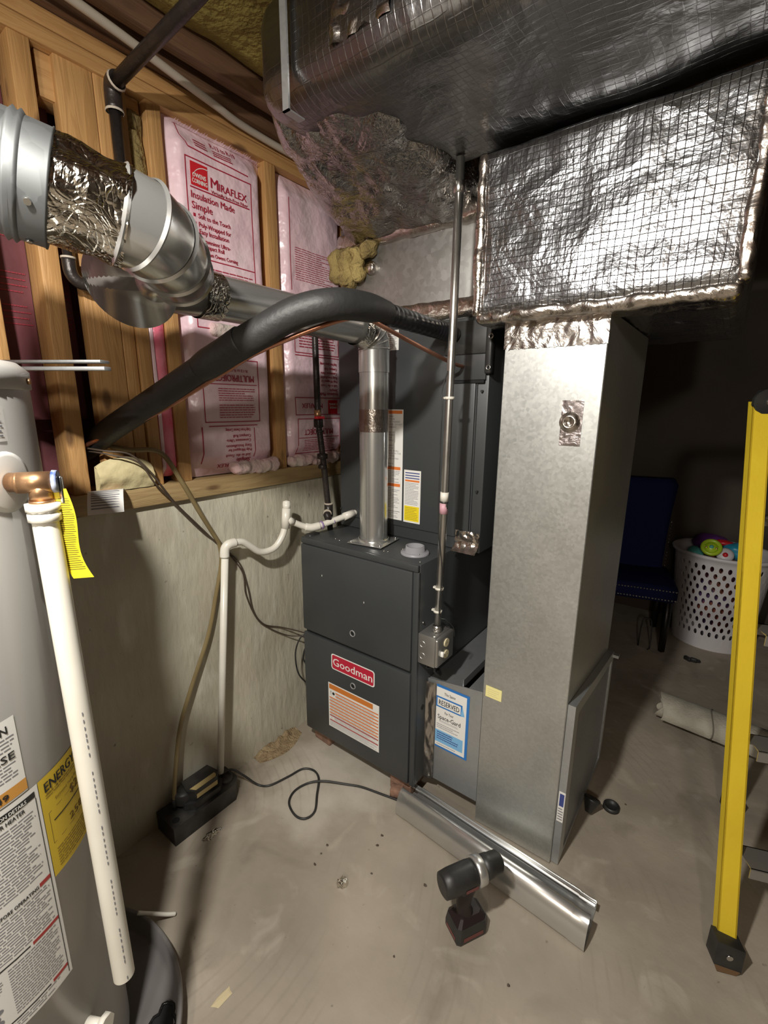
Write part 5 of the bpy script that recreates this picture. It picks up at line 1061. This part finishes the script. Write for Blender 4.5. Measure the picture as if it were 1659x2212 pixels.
mb = MB(); pz(mb, poly, 0.055, 0.075, M_drillr, 0.90, 0.62)
mb.tube([lf(-0.005, 0, 0.065), lf(-0.012, 0, 0.10), lf(-0.006, 0, 0.135), lf(0.004, 0, 0.175)], [0.026, 0.021, 0.0215, 0.027], M_drillr, 20, smoothpath=5, flat=1.0); mb.build('handle', dl, label='dark red rubber handle')
mb = MB(); hz = 0.200
mb.tube([lf(-0.088, 0, hz), lf(-0.084, 0, hz), lf(-0.060, 0, hz), lf(0.0, 0, hz), lf(0.022, 0, hz)], [0.026, 0.034, 0.0365, 0.0365, 0.034], M_black, 28); mb.box(lf(-0.02, 0, 0.168)-Vector((0.02, 0.02, 0.012)), lf(-0.02, 0, 0.168)+Vector((0.02, 0.02, 0.012)), M_black, bev=0.006); mb.build('motor_body', dl)
mb = MB(); mb.tube([lf(0.016, 0, hz), lf(0.018, 0, hz), lf(0.042, 0, hz), lf(0.044, 0, hz)], [0.037, 0.0405, 0.0395, 0.036], mat('silver_paint', (0.62, 0.62, 0.60, 1), 0.28, metal=0.8), 28); mb.build('silver_collar', dl, label='silver front collar')
mb = MB(); mb.tube([lf(0.042, 0, hz), lf(0.070, 0, hz), lf(0.072, 0, hz), lf(0.100, 0, hz), lf(0.108, 0, hz)], [0.034, 0.033, 0.0315, 0.030, 0.022], M_black, 24); mb.tube([lf(0.108, 0, hz), lf(0.116, 0, hz)], 0.005, M_chrome, 10); mb.build('chuck', dl)
mb = MB(); mb.tube([lf(0.014, 0, 0.165), lf(0.022, 0, 0.150), lf(0.016, 0, 0.132)], 0.008, M_drillr, 12, smoothpath=4); mb.build('trigger', dl)
mb = MB(); mb.rect(lambda u, v, w: lf(u, 0.0372+w, v), -0.03, 0.185, 0.01, 0.196, MATS['dull_red_decal']); mb.build('side_decal', dl, label='small red decal')

def debris(name, c, r, h, m, label, cat, n=14, seed=0, flat=True, group=None):
    mb = MB(); rnd = random.Random(seed); pts = []
    for k in range(n):
        a = 2*PI*k/n; q = rnd.uniform(0.6, 1.0); pts.append((c[0]+r[0]*q*math.cos(a), c[1]+r[1]*q*math.sin(a)))
    vs = [Vector((x, y, 0.001)) for x, y in pts]+[Vector((c[0]+(x-c[0])*0.8, c[1]+(y-c[1])*0.8, h*rnd.uniform(0.5, 1))) for x, y in pts]+[Vector((c[0], c[1], h))]
    mb.add(vs, [(i, (i+1) % n, n+(i+1) % n, n+i) for i in range(n)]+[(n+i, n+(i+1) % n, 2*n) for i in range(n)]+[tuple(range(n))[::-1]], m)
    return tag(mb.build(name), label, cat, group)
debris('foil_scrap', (-1.285, 0.712), (0.018, 0.045), 0.008, M_crink, 'flat scrap of shiny foil on the floor in front of the pump', 'scrap', 18, 3)
debris('foil_ball', (-0.798, 0.862), (0.020, 0.022), 0.020, M_crink, 'crumpled foil ball alone on the floor between pump and drill', 'scrap', 14, 5)
debris('paper_scrap', (-0.850, 0.457), (0.016, 0.034), 0.003, mat('dry_paper', (0.55, 0.46, 0.28, 1), 0.8), 'tan torn paper scrap on the floor near the pan', 'scrap', 9, 8)
G_C = 'dark crumbs scattered on the floor'
for k, (x, y, s_, lab) in enumerate(((-0.93, 0.93, 0.006, 'tiny dark crumb on the floor, rearmost of three left of the foil ball'), (-0.925, 0.895, 0.005, 'tiny dark crumb on the floor, middle of three left of the foil ball'), (-0.915, 0.855, 0.007, 'tiny dark crumb on the floor, frontmost of three left of the foil ball'),
        (-0.745, 0.945, 0.005, 'tiny dark crumb on the floor just right of the foil ball'), (-0.80, 1.075, 0.007, 'tiny dark crumb on the floor behind the foil ball, nearer the cord loop'), (-0.79, 1.035, 0.007, 'tiny dark crumb on the floor behind the foil ball, nearer the ball'),
        (-0.585, 1.02, 0.008, 'dark crumb on the floor left of the drill, beside the open pipe'), (-0.27, 0.93, 0.006, 'tiny dark crumb on the floor right of the drill battery'), (-0.55, 0.80, 0.005, 'tiny dark crumb on the floor in front of the drill'),
        (0.03, 0.72, 0.007, 'tiny dark crumb alone on the floor at the lower right'), (-0.35, 0.53, 0.006, 'tiny dark crumb near the bottom edge centre of the floor'), (-0.13, 1.75, 0.006, 'tiny dark crumb on the floor behind the black disc'))):
    debris('floor_crumb', (x, y), (s_, s_*0.8), 0.003, M_wire, lab, 'crumb', 7, 20+k, group=G_C)
mb = MB(); mb.tube([(-1.175, 0.405, 0.069), (-1.155, 0.435, 0.050), (-1.142, 0.470, 0.020), (-1.135, 0.490, 0.006)], 0.0055, M_pvc, 10, smoothpath=5); tag(mb.build('plastic_tube_piece'), 'short bent white plastic tube leaning on the drain pan rim', 'tube')
mb = MB(); rnd = random.Random(5)
def mound(a, b):
    y = 1.03+0.24*a; x = -1.464+0.085*b*(0.55+0.45*math.sin(a*PI))
    h = 0.022*max(0, 1-b)**1.2*(0.4+0.6*math.sin(a*PI))*(1+0.9*noise.noise(Vector((y*40, x*40, 0))))
    return Vector((x, y, 0.0005+max(0, h)))
mb.grid(mound, 60, 24, mat('crumbled_mortar', (0.36, 0.27, 0.15, 1), 0.95, col2=(0.22, 0.15, 0.08, 1), vs=40, bump=1.0, bs=120))
o_ = tag(mb.build('mortar_debris'), 'crumbled tan mortar heaped along the wall base left of the furnace', 'debris'); o_['kind'] = 'stuff'
# black plastic caps
mb = MB(); mb.lathe([(0.0, 0.006), (0.020, 0.006), (0.022, 0.014), (0.028, 0.014), (0.030, 0.0), (0.0, 0.0)], M_black, (-0.172, 1.700, 0.0), n=28); tag(mb.build('plastic_disc'), 'round black plastic disc lying flat on the floor right of the grille', 'cap')
mb = MB(); mb.lathe([(0.0, 0.0), (0.012, 0.004), (0.026, 0.045), (0.029, 0.050), (0.029, 0.056), (0.0, 0.050)], M_black, (-0.236, 1.610, 0.012), (0.10, 0.45, 0.85), 28); tag(mb.build('rubber_cone'), 'black rubber cone tipped over beside the grille bottom', 'cap')
# rolled canvas
mb = MB(); sp = []
for k in range(70):
    a = k/70*2*PI*2.6; r_ = 0.018+0.052*k/70; sp.append((r_*math.cos(a)*1.25, r_*math.sin(a)*0.85))
RC = Vector((-0.09, 2.43, 0.064)); rd = Vector((0.97, -0.10, 0)).normalized(); rn = Vector((0.10, 0.97, 0)).normalized()
def rf(k, t, dr_=0): u, v = sp[k]; L_ = math.hypot(u, v); return RC+rd*(t*0.75+0.02*math.sin(k*0.4)*(1-t))+rn*(u*(1+dr_/L_))+Vector((0, 0, v*(1+dr_/L_)))
for dr_ in (0.0, 0.006):
    mb.grid(lambda a, b: rf(min(69, int(round(a*69))), b, dr_), 69, 6, M_rug)
mb.grid(lambda a, b: rf(min(69, int(round(a*69))), 0, 0.006*b), 69, 1, M_rug)
mb.tube([rf(k, 0.27, 0.007) for k in range(30, 70)], 0.003, mat('rug_seam', (0.2, 0.18, 0.14, 1), 0.9), 6)
tag(mb.build('rolled_canvas'), 'rolled beige canvas mat lying on the floor behind the ladder', 'mat')
mb = MB()
for x, y, z, s_ in ((-0.03, 3.13, 0.012, 0.022), (0.0, 3.13, 0.013, 0.018), (0.02, 3.14, 0.009, 0.014)): mb.box((x-s_, y-0.012, 0.001), (x+s_, y+0.012, z*2), M_black, bev=0.006, rot=Matrix.Rotation(x*20, 3, 'Z'))
tag(mb.build('small_toy'), 'small black broken toy on the floor in front of the basket', 'toy')
# paper tag and cloth on the sill
mb = MB()
fT = lambda a, b: Vector((-1.49+0.0*a+0.10*b, 0.585, 1.2405))+Vector((0, 0.045*(a-0.5)*2, 0))+Vector((0, 0.02*b, -0.012*b*b*b+0.018*math.sin(b*2.2)))
def fT(a, b):
    p = Vector((-1.455, 0.585, 1.2425))+Vector((0.80, -0.42, 0))*0.125*b+Vector((0.30, 0.95, 0))*0.088*(a-0.5); p.z += 0.012*math.sin(b*3.0)-(0.045*((b-0.45)/0.55)**1.5 if b > 0.45 else 0); return p
mb.grid(fT, 10, 16, M_paper)
up_ = lambda a, b, e=0.001: fT(a, b)+Vector((0, 0, e))
mb.add([up_(0.03, 0.22), up_(0.97, 0.22), up_(0.97, 0.12), up_(0.03, 0.12)], [(0, 1, 2, 3)], M_maroon)
for k in range(9):
    b = 0.50+k*0.05; mb.add([up_(0.1, b), up_(0.1+0.8*random.uniform(0.7, 1), b), up_(0.9, b+0.02), up_(0.1, b+0.02)], [(0, 1, 2, 3)], M_inkg)
mb.add([up_(0.5+0.14*math.cos(k*0.7)*(1+0.3*math.sin(3*k)), 0.36+0.07*math.sin(k*0.7), 0.0014) for k in range(9)], [tuple(range(9))], M_ink)
tag(mb.build('paper_warning_tag'), 'small white warning tag with a dark red stripe lying over the sill edge', 'tag')
mb = MB()
def clf(a, b):
    n_ = noise.noise(Vector((a*4, b*4, 3))); return Vector((-1.455+0.012*b*(1-0.35*a)+0.008*n_+0.022*math.sin(b*3), 0.556+0.160*a, 1.243+0.098*(1-b**1.3)*(0.60+0.40*math.sin(a*2.4+0.4))+0.006*n_*(1-b)))
mb.grid(clf, 30, 20, M_cloth); mb.grid(lambda a, b: clf(a, 0)*(1-b)+Vector((-1.462, 0.556+0.16*a, 1.241))*b, 20, 6, M_cloth)
tag(mb.build('cream_cloth'), 'crumpled cream cloth tucked behind the wires on the wall sill', 'cloth')

# ================================================================ LADDER
ld = thing('step_ladder', (0.3, 1.6, 0), 'yellow fibreglass step ladder standing at the right edge of the frame', 'ladder')
Fb = Vector((0.189, 1.318, 0.0)); Ft = Vector((0.052, 1.706, 1.515)); D = Vector((0.42, 0.16, 0)); Rb = Vector((0.196, 1.93, 0.0))
fd = (Ft-Fb).normalized()
def channel(mb, a, b, wdir, ddir, w, dpt, th, m):
    t_ = (b-a)
    def bx(c0, c1, e0, e1):
        vs = [a+wdir*c+ddir*e+t_*s for s in (0, 1) for c, e in ((c0, e0), (c1, e0), (c1, e1), (c0, e1))]
        mb.add(vs, [(0, 1, 5, 4), (1, 2, 6, 5), (2, 3, 7, 6), (3, 0, 4, 7), (3, 2, 1, 0), (4, 5, 6, 7)], m)
    bx(-w/2, w/2, 0, th); bx(-w/2, -w/2+th, 0, dpt); bx(w/2-th, w/2, 0, dpt)
wd = Vector((0.90, 0.43, 0)).normalized()
dd2 = Vector((-0.43, 0.90, 0)).normalized()
for base, top, lab in ((Fb+fd*0.055, Ft, 'near front rail'), (Fb+fd*0.055+D, Ft+D*0.72, 'far front rail')):
    mb = MB(); channel(mb, base, top, wd, dd2, 0.047, 0.026, 0.004, M_ladder); mb.build('rail', ld)
for base, top in ((Rb+Vector((0, 0, 0.05)), Ft+wd*0.012+dd2*0.03-Vector((0, 0, 0.06))), (Rb+D+Vector((0, 0, 0.05)), Ft+D*0.72+dd2*0.02-Vector((0, 0, 0.1)))):
    mb = MB(); channel(mb, base, top, wd, dd2, 0.030, 0.022, 0.004, M_ladder); mb.build('rear_rail', ld)
for base, w in ((Fb, 0.032), (Fb+D, 0.032), (Rb, 0.024), (Rb+D, 0.024)):
    mb = MB(); fx = lambda u, v, e: base+wd*u+Vector((0, 0, 1))*v+dd2*e
    mb.prism([(-w*0.75, 0.012), (-w*0.4, 0.002), (w*0.75, 0.0), (w*1.1, 0.012), (w*1.1, 0.085), (-w*1.05, 0.105), (-w*1.1, 0.03)], fx, -0.006, 0.036, M_black)
    mb.prism([(-w*0.75, 0.006), (w*0.75, 0.001), (w*1.0, 0.014), (-w*1.0, 0.026)], fx, -0.0075, -0.005, mat('worn_rubber', (0.16, 0.09, 0.04, 1), 0.8))
    mb.cyl(base+Vector((0, 0, 0.058))-dd2*0.006, base+Vector((0, 0, 0.058))-dd2*0.009, 0.008, M_chrome, n=14)
    mb.build('foot', ld, label='black rubber foot')
for k, z in enumerate((0.30, 0.60, 0.90, 1.20)):
    s_ = z/1.515; a = Fb+(Ft-Fb)*s_+dd2*0.006+wd*0.03; b = Fb+D+(Ft+D*0.72-Fb-D)*s_+dd2*0.006-wd*0.03
    mb = MB(); channel(mb, a, b, dd2, Vector((0, 0, -1)), 0.075, 0.032, 0.003, M_alu); mb.build('step', ld, label='aluminium step')
mb = MB(); tp = Ft+wd*0.006; mb.prism([(0.034*math.cos(k*PI/6+0.26), 0.034*math.sin(k*PI/6+0.26)) for k in range(12)], lambda u, v, e: tp+wd*u+Vector((0, 0, 1))*v+dd2*e, -0.010, 0.002, M_black)
mb.lathe([(0.010, 0.0), (0.008, 0.004), (0.0, 0.006)], M_chrome, tp-dd2*0.010+wd*0.008, -dd2, 16); mb.lathe([(0.009, 0.0), (0.007, 0.004), (0.0, 0.005)], M_chrome, tp-dd2*0.002+wd*0.006-Vector((0, 0, 0.048)), -dd2, 16)
mb.box(tp+D*0.36+Vector((-0.17, 0.0, 0.0)), tp+D*0.36+Vector((0.17, 0.10, 0.035)), M_black, bev=0.008, rot=Matrix.Rotation(math.atan2(D.y, D.x), 3, 'Z'))
mb.build('hinge_bracket', ld, label='black hinge bracket with round rivets')

# ================================================================ BACKGROUND
cr = thing('upholstered_chair', (-0.40, 3.25, 0), 'navy velvet dining chair with silver nailheads in the dark back room', 'chair')
RT = Matrix.Rotation(math.radians(14), 3, 'Z'); CO = Vector((-0.40, 3.28, 0))
def cp(x, y, z): return CO+RT @ Vector((x, y, 0))+Vector((0, 0, z))
def cbox(mb, a, b, m, bev): 
    o = len(mb.v); mb.box(a, b, m, bev=bev)
    for i in range(o, len(mb.v)): v = mb.v[i]; mb.v[i] = cp(v.x, v.y, v.z)
mb = MB(); cbox(mb, (-0.23, -0.21, 0.33), (0.23, 0.22, 0.44), M_navy, 0.025); mb.build('seat', cr)
mb = MB()
def bk(a, b, fr_):
    z = 0.40+0.63*b; hw = 0.185+0.045*b**2; y = 0.20+0.10*b+(0.03 if fr_ else -0.04)-0.02*math.sin(a*PI)*(0 if fr_ else 1); rnd = 1 if b < 0.93 else math.sqrt(max(0, 1-((b-0.93)/0.07)**2))*0.12+0.88
    return cp(hw*(2*a-1)*rnd, y, z)
mb.grid(lambda a, b: bk(a, b, 0), 16, 16, M_navy); mb.grid(lambda a, b: bk(1-a, b, 1), 16, 16, M_navy)
mb.grid(lambda a, b: bk(0, b, 0)*(1-a)+bk(0, b, 1)*a, 3, 16, M_navy); mb.grid(lambda a, b: bk(1, b, 1)*(1-a)+bk(1, b, 0)*a, 3, 16, M_navy); mb.grid(lambda a, b: bk(a, 1, 0)*(1-b)+bk(a, 1, 1)*b, 16, 3, M_navy)
weld(mb.build('backrest', cr))
for x, y in ((-0.19, -0.17), (0.19, -0.17), (-0.19, 0.18), (0.19, 0.18)):
    mb = MB(); mb.tube([cp(x, y, 0.34), cp(x*1.0, y*1.05, 0.0)], [0.026, 0.018], mat('black_wood', (0.008, 0.007, 0.007, 1), 0.4), 4); mb.build('leg', cr)
mb = MB()
for k in range(26):
    x = -0.215+0.43*k/25
    for z in (0.355, 0.412): p = cp(x, -0.212, z); mb.lathe([(0.006, 0), (0.0045, 0.003), (0, 0.0045)], M_chrome, p, RT @ Vector((0, -1, 0)), 8)
for k in range(14):
    p = cp(0.196+0.0012*k, 0.155+0.006*k, 0.46+0.022*k); mb.lathe([(0.006, 0), (0.0045, 0.003), (0, 0.0045)], M_chrome, p, RT @ Vector((0, -1, 0)), 8)
nh = mb.build('nailhead_trim', cr, label='rows of silver nailheads'); nh['kind'] = 'stuff'
mb = MB(); mb.tube([(-0.30, 3.14, 0.004), (-0.295, 3.16, 0.17), (-0.25, 3.18, 0.175), (-0.235, 3.15, 0.02), (-0.245, 3.12, 0.004)], 0.004, M_black, 8, smoothpath=3); tag(mb.build('wire_stand'), 'small bent black wire stand on the floor under the chair', 'stand')

bk_ = thing('laundry_basket', (0.06, 3.545, 0), 'white plastic laundry basket with oval holes, filled with toys', 'basket')
BC = Vector((0.055, 3.53, 0)); NA, NH = 150, 60
H_ = 0.62
def brad(z): return 0.185+0.050*(z/H_)
mb = MB()
vs = []; fs = []
# cell by cell wall with oval holes in staggered rows
na, nz_ = 36, 12
def wallp(a, z, dr_=0): r_ = brad(z)+dr_; return Vector((BC.x+r_*math.cos(a)*1.12, BC.y+r_*math.sin(a), z))
def cell(a0, a1, z0, z1, hole):
    ac, zc = (a0+a1)/2, (z0+z1)/2; n = 12
    outer = [wallp(ac+(a1-a0)/2*cx_, zc+(z1-z0)/2*cz_) for cx_, cz_ in ((1, 0), (1, 0.5), (1, 1), (0, 1), (-1, 1), (-1, 0.5), (-1, 0), (-1, -0.5), (-1, -1), (0, -1), (1, -1), (1, -0.5))]
    if not hole: mb.add(outer, [tuple(range(12))], M_basket, True); return
    inner = [wallp(ac+(a1-a0)*0.24*math.cos(math.radians(an)), zc+(z1-z0)*0.40*math.sin(math.radians(an))) for an in (0, 35, 60, 90, 120, 145, 180, 215, 240, 270, 300, 325)]
    deep = [p+(Vector((BC.x, BC.y, p.z))-p).normalized()*0.004 for p in inner]
    mb.add(outer+inner+deep, [(k, (k+1) % 12, 12+(k+1) % 12, 12+k) for k in range(12)]+[(12+k, 12+(k+1) % 12, 24+(k+1) % 12, 24+k) for k in range(12)], M_basket, False)
dz = 0.52/nz_; da = 2*PI/na
for i in range(nz_):
    for k in range(na):
        a0 = (k+(0.5 if i % 2 else 0))*da; am = (a0+da/2) % (2*PI); rel = abs(((am+PI/2+PI) % (2*PI))-PI)
        span = 0.88; cell(a0, a0+da, 0.045+i*dz, 0.045+(i+1)*dz, rel < span and 0 < i < nz_-0)
mb.build('wall', bk_)
mb = MB(); mb.lathe([(brad(0), 0.0), (brad(0.045), 0.045)], M_basket, BC, n=68, sx=1.12); mb.lathe([(0.0, 0.004), (brad(0), 0.004)], M_basket, BC, n=48, sx=1.12); mb.build('base', bk_); mb = MB()
mb.lathe([(brad(0.565), 0.565), (brad(0.575), 0.590), (brad(0.6)+0.014, 0.600), (brad(0.6)+0.018, 0.615), (brad(0.6)+0.010, 0.622), (brad(0.6)-0.004, 0.612), (brad(0.6)-0.004, 0.570)], M_basket, BC, n=68, sx=1.12); mb.build('rim', bk_)
def blob(name, c, r, m, label, seed=0, cat='toy'):
    mb = MB(); c = Vector(c)
    def g(a, b):
        t_ = b*PI; p = a*2*PI; d = Vector((math.sin(t_)*math.cos(p), math.sin(t_)*math.sin(p), math.cos(t_))); k = 1+0.16*noise.noise(d*1.7+Vector((seed, 0, 0)))
        return c+Vector((d.x*r[0], d.y*r[1], d.z*r[2]))*k
    mb.grid(g, 24, 14, m); return tag(weld(mb.build(name)), label, cat)
blob('toy_block', (-0.02, 3.60, 0.635), (0.10, 0.07, 0.06), M_purp, 'dark purple toy at the back of the basket', 2)
blob('toy_block', (0.045, 3.52, 0.665), (0.055, 0.03, 0.018), M_redp, 'glossy red toy piece behind the toy steering wheel', 4)
blob('toy_block', (0.12, 3.50, 0.625), (0.075, 0.06, 0.055), M_bluep, 'turquoise toy on the right side of the basket', 7)
blob('toy_block', (-0.09, 3.48, 0.585), (0.05, 0.06, 0.04), M_teal, 'green toy piece by the left rim of the basket', 9)
blob('toy_pile', (0.06, 3.53, 0.33), (0.165, 0.155, 0.27), mat('mixed_toys', (0.10, 0.05, 0.16, 1), 0.5, col2=(0.32, 0.10, 0.06, 1), vs=9, vlo=0.45, vhi=0.55, detail=1), 'mixed purple and red toys seen through the basket holes', 12)
sw = thing('toy_steering_wheel', (-0.01, 3.40, 0.60), 'lime green toy steering wheel on top of the laundry basket', 'toy')
SC = Vector((-0.012, 3.395, 0.655)); sn = Vector((0.05, -0.75, 0.62)).normalized(); su = Vector((1, 0.05, 0)); su = (su-sn*su.dot(sn)).normalized(); sv = sn.cross(su)
mb = MB(); mb.tube([SC+0.045*(math.cos(a)*su+math.sin(a)*sv) for a in [k*2*PI/36 for k in range(36)]], 0.012, M_green, 14, closed=True); mb.build('ring', sw)
mb = MB(); mb.lathe([(0.0, 0.014), (0.014, 0.010), (0.030, 0.0), (0.036, -0.008)], M_green, SC, sn, 28); mb.tube([SC-su*0.045, SC+su*0.045], 0.010, M_green, 12); mb.build('hub', sw)
mb = MB(); mb.lathe([(0.0, 0.020), (0.008, 0.018), (0.012, 0.011)], M_teal, SC, sn, 20)
for s_ in (-1, 1): mb.lathe([(0.0, 0.012), (0.007, 0.008)], M_brass, SC+su*0.026*s_-sv*0.004, sn, 12)
mb.build('button', sw, label='teal centre button')
td_ = thing('toy_dial', (0.05, 3.40, 0.58), 'white round toy with a red button beside the toy steering wheel', 'toy')
TD = Vector((0.062, 3.405, 0.622)); mb = MB(); mb.lathe([(0.0, 0.012), (0.030, 0.010), (0.045, 0.0), (0.046, -0.02), (0.0, -0.03)], M_basket, TD, sn, 32); mb.build('shell', td_)
mb = MB(); mb.lathe([(0.0, 0.022), (0.012, 0.020), (0.015, 0.010)], M_redp, TD-sv*0.008, sn, 20); mb.build('button', td_, label='red button')
